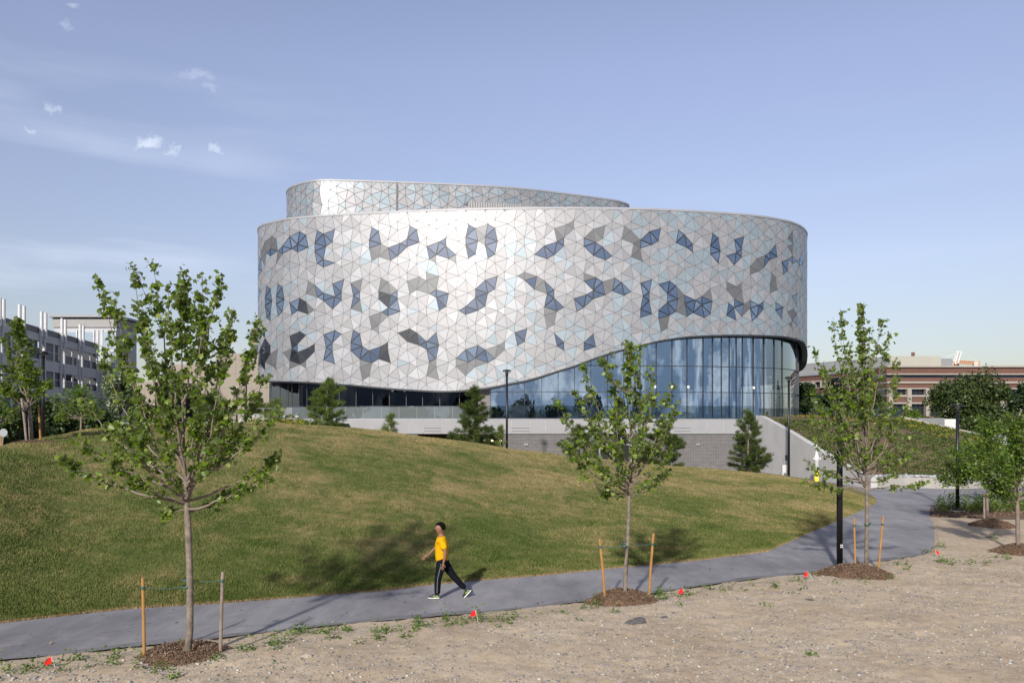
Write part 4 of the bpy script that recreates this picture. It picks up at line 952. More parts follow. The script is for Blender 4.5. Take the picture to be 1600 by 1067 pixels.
for k_ in range(9):
    px_=1390+k_*29; m=MB(); m.box((X(px_,yb),yb-.05,(zz(608)+zz(650))/2),(.62,.8,zz(608)-zz(650)+.1)); m.build('pillar',M['cream'],rb)
for k_ in range(8):
    a_=1393+k_*29
    for z0_,z1_ in ((608.5,616.5),(631.5,649)):
        m=MB()
        for f_ in (.02,.33,.66,.98): x_=X(a_,yb)+f_*2.2; m.box((x_,yb+.32,(zz(z0_)+zz(z1_))/2),(.07,.12,zz(z0_)-zz(z1_)))
        m.build('window_frame',M['mull'],rb)
# receding left wing
lw_=[('stone_band',zz(573),zz(576),'roofgrey',.2),('brick_band',zz(576),zz(585),'brick',0),('stone_band',zz(585),zz(588),'cream',.2),('window_strip',zz(588),zz(598),'glass_dark',-.4),('stone_band',zz(598),zz(600),'cream',.2),('brick_band',zz(600),zz(610),'brick',.05),('stone_band',zz(610),zz(613),'cream',.2),('brick_band',zz(613),-.2,'brick',0)]
wing((X(1205,150),150),(X(1386,124),124),lw_,12)
for k_ in range(11):
    t_=(k_+.5)/11; x_=X(1205,150)*(1-t_)+X(1386,124)*t_; y_=150*(1-t_)+124*t_; m=MB(); m.box((x_,y_-.1,(zz(588)+zz(598))/2),(.9,.9,zz(588)-zz(598)+.1),-.9); m.build('pillar',M['cream'],rb)
m=MB(); m.wallbox((X(1205,154),154),(X(1391,128),128),zz(574),Z(556.5,128),14); m.build('penthouse',M['roofgrey'],rb)
m=MB(); m.box(((X(1391,128)+X(1470,128))/2,134,(zz(573)+Z(556.5,128))/2),(X(1470,128)-X(1391,128),12.2,Z(556.5,128)-zz(573)+.01)); m.build('penthouse_front',simple('cream_panel',(.31,.30,.25),.6,0,.05,.3),rb)
for px_ in (1425.5,1427.8): m=MB(); m.tube([(X(px_,130),130,Z(557,130)),(X(px_,130),130,Z(550.5,130))],.16,8); m.build('chimney',simple('rust_pipe',(.13,.05,.045),.6),rb)
# small grey block and wall between bank and brick building
bx=empty('service_block',(38,72,0),'small flat grey service block behind the far edge of the planted bank','building')
m=MB(); m.box(((X(1436,72)+X(1476,72))/2,74,Z(653,72)/2),(X(1476,72)-X(1436,72),4,Z(653,72))); m.build('wall',M['upstand'],bx)
m=MB(); m.box(((X(1476,72)+X(1494,72))/2,74,Z(654.5,72)/2),(X(1494,72)-X(1476,72),3.9,Z(654.5,72))); m.build('side_wall',simple('pale_block',(.52,.51,.49),.8),bx)
# crane
cy=420
cr_=empty('tower_crane',(X(1497,cy),cy,0),'white and orange tower crane far behind the brick building','crane')
M['cw']=simple('crane_white',(.62,.60,.56),.5,0,.1,1); M['co']=simple('crane_orange',(.55,.26,.10),.5,0,.1,1)
def lattice_beam(p,q,wd,n,mat_,nm_):
    p=Vector(p);q=Vector(q); d=(q-p).normalized(); s_=Vector((0,1,0)) ; u_=d.cross(s_).normalized(); m=MB(); cs=[(s_*a+u_*b)*wd/2 for a,b in((-1,-1),(1,-1),(1,1),(-1,1))]
    for c in cs: m.tube([p+c,q+c],.26,4)
    for i in range(n):
        a=p.lerp(q,i/n); b=p.lerp(q,(i+1)/n)
        for k in range(4): m.tube([a+cs[k],b+cs[(k+1)%4]],.16,4)
    m.build(nm_,mat_,cr_)
lattice_beam((X(1493,cy),cy,0),(X(1493,cy),cy,Z(568,cy)),2.0,22,M['mull'],'mast')
lattice_beam((X(1493,cy),cy,Z(569,cy)),(X(1498.5,cy),cy,Z(548.5,cy)),1.5,6,M['cw'],'tower_head')
lattice_beam((X(1470,cy),cy,Z(564,cy)),(X(1494,cy),cy,Z(566.5,cy)),1.3,8,M['cw'],'counter_jib')
lattice_beam((X(1494,cy),cy,Z(565.5,cy)),(X(1530,cy),cy,Z(567.5,cy)),1.3,12,M['co'],'jib')
for a_,b_,nm_,mt in [((1524,566),(6,7),'counterweight','cw'),((1490,567.5),(8,5),'cab','co')]:
    m=MB(); m.box((X(a_[0],cy),cy,Z(a_[1]+2,cy)),(b_[0]*cy/F,1.5,b_[1]*cy/F)); m.build(nm_,M[mt],cr_)
for a_,b_ in [((1498.5,549),(1525,562)),((1498.5,549),(1472,562))]:
    m=MB(); m.tube([P(*a_,cy),P(*b_,cy)],.12,4); m.build('stay_cable',M['cw'],cr_)

# ================================================================= trees
def bez(a,b,c,n):
    return [a*(1-t)**2+b*2*t*(1-t)+c*t*t for t in (i/n for i in range(n+1))]
def tree(name,base,top,fork,tips,seed,label,cat,group,leafm,leaf=.10,trunk_r=.07,density=1.0,shape='maple',twig=.42,barkm='bark_grey',lean=(0,0),spread=.5,upc=.8,clump=.06,bare=.25,cat_part='crown',sprd=.25):
    rr=random.Random(seed); rn=np.random.default_rng(seed)
    base=Vector(base); top=Vector(top); root=empty(name,base,label,cat,group)
    H_=top.z-base.z
    tr=[]; rad=[]
    for i in range(15):
        t=i/14; p=base.lerp(top,t)+Vector((math.sin(t*5+seed)*.05*H_/6+lean[0]*math.sin(t*3.1),math.cos(t*4+seed)*.05*H_/6*min(1,t*3),0)); 
        if i==0: p=base-Vector((0,0,.15))
        tr.append(p); rad.append(max(.009,trunk_r*((1.12-.35*t) if p.z<fork else max(.1,.85*(1-t)**.95))))
    tm=MB(); tm.tube(tr,rad,10)
    def on_tr(z):
        for a,b in zip(tr[:-1],tr[1:]):
            if a.z<=z<=b.z: return a.lerp(b,(z-a.z)/(b.z-a.z+1e-9))
        return tr[-1].copy()
    sites=[]; bm_=MB()
    def leafy(path,t0,dens):
        L_=sum((b-a).length for a,b in zip(path[:-1],path[1:])); n=max(2,int(L_/.13*dens))
        for k in range(n):
            t=t0+(1-t0)*rr.random()**.8; i=min(len(path)-2,int(t*(len(path)-1))); f=t*(len(path)-1)-i; p=path[i].lerp(path[i+1],f); d=(path[i+1]-path[i]).normalized()
            o=Vector((rr.gauss(0,1),rr.gauss(0,1),rr.gauss(0,.7))).normalized()
            l=twig*(.35+.75*rr.random())*(1.05-.5*t); e=p+(d*.75+o*.65).normalized()*l
            bm_.tube([p,p.lerp(e,.5)+Vector((0,0,.02)),e],[.0045,.0035,.0018],3,cap=False)
            nl=int((5+rr.random()*7)*dens*(l/twig+.25)*density)+1
            for _ in range(nl):
                s=rr.random()**.7; sites.append(p.lerp(e,s)+Vector((rr.gauss(0,clump),rr.gauss(0,clump),rr.gauss(0,clump*.8)-.02)))
    for px,py,dy in tips:
        Y=base.y+dy; tip=Vector((X(px,Y),Y,Z(py,Y)))
        zs=fork+max(0,(tip.z-fork))*rr.uniform(.0,sprd)*(.6 if abs(tip.x-base.x)>1 else 1.0); zs=min(zs,tip.z-.15) if tip.z>fork+.3 else fork-.1*rr.random()
        zs=max(zs,fork-.15); zs=min(zs,top.z-.6)
        p0=on_tr(zs); hv=Vector((tip.x-p0.x,tip.y-p0.y,0)); 
        c=p0+hv*spread*1.25+Vector((0,0,(tip.z-p0.z)*.30)); path=bez(p0,c,tip,9)
        path=[path[0]]+[q+Vector((rr.gauss(0,.02),rr.gauss(0,.02),rr.gauss(0,.015))) for q in path[1:]]
        L_=(tip-p0).length; r0=min(trunk_r*.5,.010+.0105*L_)
        bm_.tube(path,[max(.0035,r0*(1-.9*i/9)) for i in range(10)],6,cap=False)
        leafy(path,bare,1.0)
        for _ in range(int(9*density)): sites.append(path[-1].lerp(path[-3],rr.random()*.8)+Vector((rr.gauss(0,.05),rr.gauss(0,.05),rr.gauss(0,.05))))
        # side shoots that follow the limb
        for _ in range(max(0,int(L_*.55))):
            t=rr.uniform(.25,.75); i=int(t*9); p=path[i]; d=(path[min(9,i+1)]-path[i]).normalized()
            e=p+(d*.9+Vector((rr.gauss(0,.5),rr.gauss(0,.5),.35+.3*rr.random()))).normalized()*L_*rr.uniform(.2,.42)
            sp_=bez(p,p.lerp(e,.5)+Vector((0,0,-.04)),e,4); bm_.tube(sp_,[.007,.006,.005,.004,.002],4,cap=False); leafy(sp_,.2,.85)
    leafy([q for q in tr if q.z>fork+(top.z-fork)*.30],.05,1.2)
    leafy(tr[-4:],.1,1.5)
    for _ in range(int(12*density)): sites.append(tr[-1]+Vector((rr.gauss(0,.05),rr.gauss(0,.05),rr.gauss(-.05,.07))))
    tk=tm.build('trunk',M[barkm],root,smooth=True); b=bm_.build('branches',M['bark'],root,smooth=True)
    lv=leaves('crown',np.array([tuple(q) for q in sites]),leaf,M[leafm],root,seed,shape,upc)
    return root
g='young street trees along the path'
b1=onground(292,1024,.10)
mulch_spec=[]
tree('maple_tree',b1,P(290,425,b1.y),Z(795,b1.y),[(95,715,.1),(125,690,-.5),(205,640,.7),(125,620,1.1),(160,560,.6),(152,438,.2),(180,470,-.4),(205,415,-.3),(225,480,.9),(243,408,.5),(262,450,-.8),(318,425,-.3),(345,432,.5),(365,480,-.5),(350,520,1.0),(300,470,1.1),(405,487,.2),(395,540,-.7),(415,590,.8),(435,640,-.2),(435,712,.5),(410,745,-.5),(355,770,.9),(335,690,-1.1),(250,805,-.1),(200,745,-.8),(180,660,-1.0),(260,700,-1.1),(310,620,-1.0),(380,680,1.0),(330,560,.2)],7,
 'largest staked young maple at left foreground with spreading upright limbs','tree',g,'maple',.085,.058,1.35,twig=.23,bare=.30,clump=.045,upc=.35,sprd=.45)
b2=onground(977,938,.10)
tree('maple_tree',b2,P(985,537,b2.y),Z(778,b2.y),[(868,627,.1),(884,652,-.5),(900,612,.8),(893,710,.2),(925,700,-.8),(880,690,-.3),(912,572,.3),(940,560,-.5),(958,590,.8),(955,548,.2),(1000,540,-.2),(998,580,.9),(1020,615,-.6),(1018,565,.3),(1046,602,.1),(1058,628,-.4),(1040,660,.6),(1052,700,-.2),(1040,735,.5),(1015,760,-.5),(945,770,.3),(910,745,-.2),(960,690,-1.1),(1000,680,-1.0),(930,650,1.0),(1010,650,1.0),(960,640,-.8)],12,
 'staked young maple standing in front of the glass curtain wall','tree',g,'maple',.088,.044,1.0,twig=.23,bare=.28,clump=.045,upc=.35,sprd=.75)
b3=onground(1353,893,.10)
tree('maple_tree',b3,P(1347,478,b3.y),Z(770,b3.y),[(1262,722,.1),(1256,752,-.4),(1275,690,.6),(1268,610,.2),(1272,540,-.3),(1290,575,.6),(1300,495,.1),(1314,488,-.4),(1325,530,.7),(1345,474,.2),(1360,510,-.7),(1377,502,.3),(1388,520,-.2),(1405,585,.4),(1400,565,-.6),(1420,620,.3),(1412,680,-.5),(1425,700,.5),(1448,752,.1),(1400,742,-.4),(1300,740,.7),(1310,620,-1.0),(1350,600,-1.0),(1380,640,1.0),(1320,670,1.0),(1350,700,-1.1),(1285,640,-.7)],19,
 'slim staked young maple beside the black lamp post on the right','tree',g,'maple',.09,.05,.85,twig=.23,bare=.28,clump=.045,upc=.35,sprd=.75)
# honey locusts at right
b4=onground(1543,818,.08)
tree('locust_tree',b4,P(1548,668,b4.y),Z(748,b4.y),[(1478,722,.3),(1490,700,-.8),(1470,745,.6),(1505,680,.9),(1520,735,-.9),(1535,655,.2),(1560,660,-.8),(1585,690,.6),(1575,730,-.4),(1600,710,.3),(1500,752,.2),(1545,700,1.3),(1530,690,-1.3)],23,
 'young honey locust with fine leaves and a split trunk nearer the lamp','tree','honey locusts at the right edge','locust',.11,.055,4.2,'oval',.5,'bark',spread=.62,clump=.12,bare=.15)
b5=onground(1592,862,.08)
tree('locust_tree',b5,P(1590,665,b5.y),Z(790,b5.y),[(1545,760,.2),(1560,700,-.6),(1535,725,.5),(1575,650,.3),(1600,640,-.3),(1640,680,.4),(1660,720,-.5),(1620,740,.6),(1570,745,-.7),(1520,705,.3),(1590,700,1.0)],29,
 'young honey locust cut by the right edge of the view','tree','honey locusts at the right edge','locust',.10,.06,4.2,'oval',.5,'bark',spread=.62,clump=.12,bare=.2)
b6=onground(1580,815,.05); b6.y=39; b6.x=X(1586,39); b6.z=0
tree('locust_tree',b6,P(1588,680,39),Z(760,39),[(1560,690,0),(1610,690,.5),(1630,720,-.5),(1555,712,.5),(1590,660,-.5)],31,'thin honey locust behind the two at the right edge','tree','honey locusts at the right edge','locust',.12,.05,3.5,'oval',.5,'bark',spread=.6,clump=.12)
# trees on and behind the left end of the mound
def crest_pt(px,py,back=0):
    Yc=float(np.interp(px,cr[:,0],cr[:,1]))+back; z=float(mound_h(px,Yc)); return Vector((X(px,Yc),Yc,z))
yy_=33.0; b7=Vector((X(50,31.5),31.5,float(mound_h(50,31.5))))
tree('maple_tree',b7,P(32,500,31.5),Z(640,31.5),[(5,520,.3),(-10,560,-.4),(20,505,-.3),(45,535,.4),(58,575,-.3),(62,600,.5),(75,598,-.2),(10,600,.6),(-5,590,-.5),(40,560,-.7),(30,600,.8),(18,640,-.4),(50,630,.3)],37,'leaning young maple with two stakes on the left end of the grass mound','tree',g,'maple',.14,.075,1.0,twig=.45)
b8=Vector((X(-14,33),33,float(mound_h(-14,33))))
tree('locust_tree',b8,P(-20,600,33),Z(668,33),[(5,615,.2),(20,640,-.3),(22,650,.4),(-30,610,0),(-40,640,.5),(8,600,-.5)],41,'branching honey locust cut by the left edge of the view','tree','honey locusts left of the mound','locust',.10,.06,1.2,'oval',.5,'bark',spread=.6,clump=.12)
b9=Vector((X(123,47),47,1.9))
tree('locust_tree',b9,P(128,608,47),Z(655,47),[(85,620,0),(90,645,.8),(105,605,-.6),(125,600,.5),(145,612,-.5),(160,625,.4),(155,645,-.8),(100,630,1),(135,630,-1)],43,'small honey locust in front of the dark hedge below the garage','tree','honey locusts left of the mound','locust',.14,.06,1.5,'oval',.6,'bark',spread=.65,clump=.16)
# generic broad crown of leaf clumps
def crown_tree(name,px,Y,z0,pxl,pxr,pt,pb,seed,label,leafm,leaf=.3,n=7000,group=None,blobs=14,cat='tree',trunk=True):
    rn=np.random.default_rng(seed); cx=X(px,Y); root=empty(name,(cx,Y,z0),label,cat,group)
    xl_,xr_=X(pxl,Y),X(pxr,Y); zt,zb_=Z(pt,Y),Z(pb,Y); W=(xr_-xl_)/2; Hh=(zt-zb_)/2; C0=np.array([(xl_+xr_)/2,Y,(zt+zb_)/2])
    cs=[]; 
    for i in range(blobs):
        d=rn.normal(size=3); d/=np.linalg.norm(d); q=d*rn.random()**.4*.68; cs.append((C0+q*[W,W*.8,Hh]*1.08,rn.uniform(.18,.44)))
    Pts=[]
    for c,s in cs:
        k=n//blobs; d=rn.normal(size=(k,3)); d/=np.linalg.norm(d,axis=1)[:,None]; rad=rn.random(k)[:,None]**.45*(1+.25*np.sin(d[:,:1]*7+s*30))
        Pts.append(c+d*rad*s*np.array([W,W*.8,Hh*1.05]))
    Pts=np.concatenate(Pts); Pts=Pts[Pts[:,2]>z0]
    leaves('crown' if trunk else 'foliage',Pts,leaf,M[leafm],root,seed,'oval',.4)
    if trunk:
        m=MB(); m.tube([(cx,Y,z0-.2),(cx+.1,Y,(z0+zb_)/2),(cx,Y,C0[2]),(cx+.2,Y,zt-Hh*.5)],[.03*W+.12,.03*W+.09,.03*W+.05,.04],8)
        for k in range(6):
            a=cs[k%len(cs)][0]; m.tube([(cx,Y,zb_+Hh*.3),((cx+a[0])/2,(Y+a[1])/2,(zb_+a[2])/2),tuple(a)],[.1,.07,.03],5)
        m.build('trunk',M['bark'],root)
    return root
crown_tree('broadleaf_tree',1518,88,0,1446,1590,572,690,51,'large dark green broadleaf tree in front of the brick building','bgtree',.30,24000,'trees by the brick building',22)
crown_tree('broadleaf_tree',1600,96,0,1572,1640,590,662,52,'very dark tree at the right edge behind the large green tree','hedge',.42,5000,'trees by the brick building',12)
crown_tree('broadleaf_tree',1262,104,0,1236,1290,594,660,53,'dark rounded tree just right of the glass corner of the building','hedge',.4,6000,'trees by the brick building',12)
crown_tree('broadleaf_tree',1305,100,0,1280,1335,588,660,54,'dark tree half hidden behind the slim maple','hedge',.4,6000,'trees by the brick building',12)
crown_tree('broadleaf_tree',1350,108,0,1325,1385,606,662,55,'low green tree before the receding brick wing','bgtree',.4,4500,'trees by the brick building',12)
crown_tree('broadleaf_tree',1560,80,0,1500,1625,636,706,59,'low green tree filling the gap beside the planted bank','bgtree',.3,6000,'trees by the brick building',14)
crown_tree('small_tree',1424,84,2,1408,1446,638,668,56,'small bright shrub-like tree in front of the brick building windows','locust',.22,1600,'trees by the brick building',8)
crown_tree('silver_tree',184,58,2.2,158,216,566,668,57,'silvery leaved tree with pale flecks right of the garage','silver',.22,5200,None,12)
crown_tree('broadleaf_tree',215,60,2.5,196,240,606,668,58,'dark green bushy tree beside the silvery tree','bgtree',.26,3600,None,10)
crown_tree('broadleaf_tree',415,66,3.9,398,432,626,662,60,'small pale green tree left of the curved building entrance','pine_light',.16,1500,None,8)
crown_tree('broadleaf_tree',340,75,3.9,318,362,618,662,61,'round green tree in front of the beige building','bgtree',.24,2600,None,8)
for i,(a_,b_,pt_) in enumerate([(-60,40,622),(25,100,614),(85,150,624),(130,200,632)]):
    crown_tree('hedge',(a_+b_)//2,50+i*2.0,.8,a_,b_,pt_,712,62+i,['dark hedge cut by the left edge below the garage','dark hedge behind the leaning maple','dark hedge between the lamp and the small locust','dark hedge foot beside the silvery tree'][i],'hedge',.22,7000,'dark hedges below the garage',16,'hedge',False)
for i,(x_,w_,h_) in enumerate([(-62,11,9),(-44,12,12),(-25,10,8),(-8,12,11),(11,11,9),(29,13,12),(48,11,10),(66,12,9)]):
    rn_=np.random.default_rng(500+i); q_=rn_.normal(size=(1500,3)); q_/=np.linalg.norm(q_,axis=1)[:,None]; q_*=rn_.random(1500)[:,None]**.4
    yb_=-58-3*(i%3); root=empty('broadleaf_tree',(x_,yb_,0),['broad dark tree far behind the viewpoint mirrored in the glass'][0],'tree','trees behind the viewpoint')
    leaves('crown',q_*[w_*.62,w_*.5,h_*.5]+[x_,yb_,h_*.5],1.15,M['hedge'],root,600+i,'oval',.2); m=MB(); m.tube([(x_,yb_,-.1),(x_,yb_,h_*.6)],[.3,.15],7); m.build('trunk',M['bark'],root)
# pines
def pine(px,Y,z0,ptop,pw,seed,label,leafm='pine',pb=None,group='young pines by the building',dens=1.0,lean=0):
    rr=random.Random(seed); rn=np.random.default_rng(seed); cx=X(px,Y); root=empty('pine_tree',(cx,Y,z0),label,'tree',group)
    zt=Z(ptop,Y); H_=zt-z0; Rm=pw*Y/F/2; tm=MB(); tm.tube([(cx,Y,z0-.2),(cx+lean*.5,Y,z0+H_*.5),(cx+lean,Y,zt)],[.09,.05,.012],7)
    st=[];en=[]; bm_=MB()
    nW=int(H_/.30)
    for w_ in range(nW):
        t=(w_+.5)/nW; zc=z0+.15+t*(H_*.93); rr_=Rm*((1-t)**.75*1.0+.06)*(.55+.45*min(1,t/.18))
        for k in range(rr.randint(5,8)):
            a=rr.random()*6.283; l=rr_*(.45+.85*rr.random()); up=.25+.75*t
            p=Vector((cx+lean*t,Y,zc+rr.uniform(-.1,.1))); e=p+Vector((math.cos(a)*l,math.sin(a)*l,l*up*.55+.05)); bm_.tube([p,p.lerp(e,.5)-Vector((0,0,.04)),e],[.014,.01,.004],3,cap=False)
            ns=max(4,int(l/.10*dens*2.0))
            for j in range(ns):
                s=.25+.75*rr.random()**.7; c=p.lerp(e,s); o=Vector((rr.gauss(0,1),rr.gauss(0,1),rr.gauss(.5,.7))).normalized()*(.10+.16*rr.random()); d=((e-p).normalized()+o.normalized()*.9).normalized()
                st.append(c+o*.5); en.append(d)
    for k in range(6): st.append(Vector((cx+lean,Y,zt-.05*k))); en.append(Vector((0,0,1)))
    st=np.array([tuple(q) for q in st]); en=np.array([tuple(q) for q in en]); nn=13; n=len(st)
    c=np.repeat(st,nn,0); d=np.repeat(en,nn,0)+rn.normal(size=(n*nn,3))*.55; d/=np.linalg.norm(d,axis=1)[:,None]; c=c+rn.normal(size=c.shape)*.05
    sd_=np.cross(d,rn.normal(size=d.shape)); sd_/=np.linalg.norm(sd_,axis=1)[:,None]; L_=.17*(.6+.7*rn.random(len(c)))[:,None]; wd=.014*Y/55
    V=np.stack([c-sd_*wd,c+sd_*wd,c+d*L_],1).reshape(-1,3)
    npmesh('crown',V,np.full(len(c),3),np.arange(3*len(c)),M[leafm],root,rnd=np.repeat(rn.random(n),nn)*.7+.3*rn.random(len(c)))
    tm.build('trunk',M['bark'],root); bm_.build('branches',M['bark'],root)
pine(508,50,2.9,592,84,71,'bushy light green pine on the mound left of the ribbon windows','pine_light',dens=1.35,lean=.2)
pine(741,54,1.4,603,78,72,'conical pine in front of the dark recess and grey brick',dens=1.3)
pine(611,50,3.2,652,26,73,'smallest pine shoot on the crest under the concrete fascia','pine_light',dens=.9)
pine(782,52,1.7,668,22,74,'tiny pine shoot beside the conical pine','pine_light',dens=.8)
pine(905,58,.1,665,74,75,'dark pine against grey brick seen left behind the central maple',dens=1.35)
pine(1035,58,.1,655,84,76,'dark pine against grey brick seen right behind the central maple',dens=1.35)
pine(1169,57,.1,640,72,77,'dark pine at the corner of the pale retaining wall',dens=1.3)
pine(430,56,3.6,628,46,78,'thin sparse pine left of the curved building corner','pine_light',dens=.6)

# ================================================================= street lamps
def make_lamp(hgt,pw,hw,loc,label,box=False,sticker=False):
    root=empty('street_lamp',(0,0,0),label,'street lamp','black lamp posts')
    def b(m,n,mt,sm=True): return m.build(n,mt,root,world=False,smooth=sm)
    m=MB(); m.lathe((0,0,0),[(0,-.3),(.30,-.3),(.31,.04),(.29,.06),(0,.06)],20); b(m,'footing',M['concrete'],False)
    m=MB(); m.box((0,0,.08),(.30,.30,.035)); 
    for a in (-1,1):
        for c in (-1,1): m.tube([(a*.115,c*.115,.09),(a*.115,c*.115,.15)],.018,6)
    m.lathe((0,0,.09),[(pw*1.5,0),(pw*1.25,.06),(pw,.1)],16); b(m,'base_plate',M['black'],False)
    z0=hgt-hw*1.55; m=MB(); m.tube([(0,0,.09),(0,0,z0)],[pw,pw*.93],16); m.lathe((0,0,z0),[(pw*.93,0),(pw*1.15,.02),(pw*1.15,.22),(pw*1.0,.26)],16); b(m,'pole',M['black'])
    m=MB(); m.lathe((0,0,hgt),[(0,.0),(hw*.35,-.012),(hw*.8,-.045),(hw,-.10),(hw*.98,-.13),(hw*.5,-.13),(0,-.12)],28); b(m,'cap',M['black'])
    for s in range(4):
        a=s*math.pi/2+.35; pts=[]
        for t_ in (0,.2,.45,.7,.9,1): 
            rr_=pw*.9+(hw*.93-pw*.9)*(math.sin(t_*1.5708)**.8); pts.append((rr_*math.cos(a),rr_*math.sin(a),z0+.2+(hgt-.13-z0-.2)*t_))
        m=MB(); m.tube(pts,[.022,.02,.018,.016,.016,.016],6); b(m,'arm',M['black'])
    m=MB(); m.lathe((0,0,z0+.24),[(0,0),(.05,0),(.055,.08),(.035,.10),(.03,.22),(0,.22)],12); m.lathe((0,0,hgt-.15),[(0,0),(hw*.42,0),(hw*.38,-.04),(0,-.05)],16); b(m,'lens',M['lens'])
    if box: m=MB(); m.box((-.16,-.02,1.55),(.16,.2,.38)); b(m,'control_box',M['black'],False)
    if sticker:
        m=MB(); m.box((.02,-pw-.002,.72),(.07,.006,.09)); st_=b(m,'sticker',M['white'],False); m=MB(); m.box((.02,-pw-.007,.72),(.03,.006,.045)); q=b(m,'printed_mark',M['mull'],False); q.parent=st_
    root.location=loc; return root
t=NT('lamp_lens'); M['lens']=t.out(t.pbr((.75,.68,.5),.25,0,None,.6))
lb=onground(1312,892,.02)
make_lamp(Z(589,lb.y)-.02,.085,.30,lb,'tall near black lamp post with a white sticker beside the slim maple',sticker=True)
lb=onground(1496,799,.0); make_lamp(Z(631,lb.y),.078,.29,lb,'black lamp post in the mulch bed on the far side of the path')
lb=Vector((X(1232.5,57),57,.0)); make_lamp(Z(588,57),.085,.30,lb,'black lamp post with a small control box before the pale retaining wall',box=True)
lb=Vector((X(792,56),56,float(mound_h(792,56))-.2)); make_lamp(Z(577,56)-lb.z,.082,.30,lb,'black lamp post rising behind the mound in front of the curved cladding')
lb=Vector((X(384,56),56,3.6)); make_lamp(Z(562,56)-lb.z,.09,.28,lb,'black lamp post on the crest between beige and curved buildings')
lb=Vector((X(67.5,37),37,float(mound_h(67.5,37))-.1)); make_lamp(Z(548,37)-lb.z,.08,.235,lb,'black lamp post at left in front of the garage')
lb=Vector((X(370,92),92,3.9)); make_lamp(Z(606,92)-lb.z,.09,.18,lb,'small distant black lamp post before the beige building')

# ================================================================= person
def skin(name,verts,edges,radii,mat,parent,sub=2,root=0):
    me=bpy.data.meshes.new(name); me.from_pydata([tuple(v) for v in verts],edges,[]); me.materials.append(mat); o=link(bpy.data.objects.new(name,me))
    md=o.modifiers.new('skin','SKIN'); md.use_smooth_shade=True
    if not me.skin_vertices: me.skin_vertices.new()
    for i,r_ in enumerate(radii):
        sv=me.skin_vertices[0].data[i]; sv.radius=(r_,r_) if isinstance(r_,(int,float)) else r_; sv.use_root=(i==root)
    s_=o.modifiers.new('sub','SUBSURF'); s_.levels=sub; s_.render_levels=sub
    if parent: o.parent=parent
    return o
pp=onground(686,934,.014)
pe=empty('person',pp,'man in yellow shirt and dark track trousers walking left along the path','person'); pe.scale=(1.08,1.12,1.02)
M['skin']=simple('skin',(.20,.098,.058),.55,0,.06,12); M['hair']=simple('dark_hair',(.006,.005,.004),1.0,0,.2,30,spec=.05); M['shirt']=simple('yellow_cotton',(.54,.285,.004),.9,0,.14,9,1.0,11,spec=.1); M['trouser']=simple('dark_track_trousers',(.006,.0065,.010),.9,0,.25,14,.5,22,spec=.1); M['shoe']=simple('black_shoe',(.015,.016,.018),.5); M['sole']=simple('white_sole',(.6,.6,.58),.6); M['lime']=simple('lime_trim',(.35,.55,.02),.5); M['stripe']=simple('grey_stripe',(.16,.17,.20),.6)
# local frame: faces -x; y<0 is the camera side (his left side); x,z metres. front foot at x=-.05
hx=.06
V=[(hx,0,.93),(hx+.005,0,1.08),(hx-.005,0,1.24),(hx,0,1.38),(hx-.012,0,1.47),(hx-.025,0,1.53),(hx-.046,0,1.59),(hx-.045,0,1.67),(hx-.035,0,1.76)]
Rr=[.06,.08,.11,.12,.068,.072,.112,.128,.10]
E_l=[(i,i+1) for i in range(8)]

def addc(ch,at):
    b=len(V)
    for k,(p_,r_) in enumerate(ch): V.append(p_); Rr.append(r_); E_l.append((at if k==0 else b+k-1,b+k))
    return b+len(ch)-1
# near (camera side) arm hangs slightly back, far arm reaches forward
na=addc([((hx+.02,-.17,1.385),.055),((hx+.075,-.215,1.25),.047),((hx+.10,-.235,1.11),.04),((hx+.085,-.24,.97),.033),((hx+.055,-.24,.86),.026)],3)
fa=addc([((hx-.01,.17,1.385),.055),((hx-.08,.21,1.26),.046),((hx-.16,.23,1.14),.039),((hx-.27,.235,1.03),.031),((hx-.34,.23,.965),.025)],3)
# legs
nl_=addc([((hx-.0,-.09,.86),(.088,.085)),((hx-.03,-.095,.68),.074),((hx-.075,-.095,.49),.058),((hx-.085,-.09,.30),.052),((hx-.095,-.09,.11),.038)],0)
fl=addc([((hx+.04,.09,.85),(.088,.085)),((hx+.13,.095,.68),.074),((hx+.235,.095,.52),.058),((hx+.38,.095,.35),.050),((hx+.52,.09,.20),.037)],0)
body=skin('body',V,E_l,Rr,M['skin'],pe)
body2=None
# hands: palm plus separate fingers as continuous skinned chains
def hand(wr,d,side,nm_):
    wr=Vector(wr); d=Vector(d).normalized(); n_=Vector((0,side,0)); u_=d.cross(n_).normalized()
    V2=[wr-d*.02,wr+d*.045,wr+d*.085]; R2=[(.022,.024),(.034,.018),(.036,.017)]; E2=[(0,1),(1,2)]
    for k,(o_,l_) in enumerate([(-.028,.062),(-.009,.074),(.010,.070),(.028,.056)]):
        b0=len(V2); p=wr+d*.095+u_*o_; V2+= [p,p+d*l_*.5-n_*.006,p+d*l_*.85-n_*.022,p+d*l_-n_*.036]; R2+=[.0105,.0095,.0088,.0075]; E2+=[(2,b0),(b0,b0+1),(b0+1,b0+2),(b0+2,b0+3)]
    b0=len(V2); p=wr+d*.035+u_*-.036; V2+=[p,p+d*.03-u_*.016,p+d*.058-u_*.018]; R2+=[.0125,.0105,.0085]; E2+=[(1,b0),(b0,b0+1),(b0+1,b0+2)]
    return V2,R2,E2
for (wr,d,side) in (((hx+.055,-.24,.86),(-.18,0,-1),-1),((hx-.34,.23,.965),(-.75,0,-.62),1)):
    V2,R2,E2=hand(wr,d,side,'hand'); skin('hand',V2,E2,R2,M['skin'],pe,1)
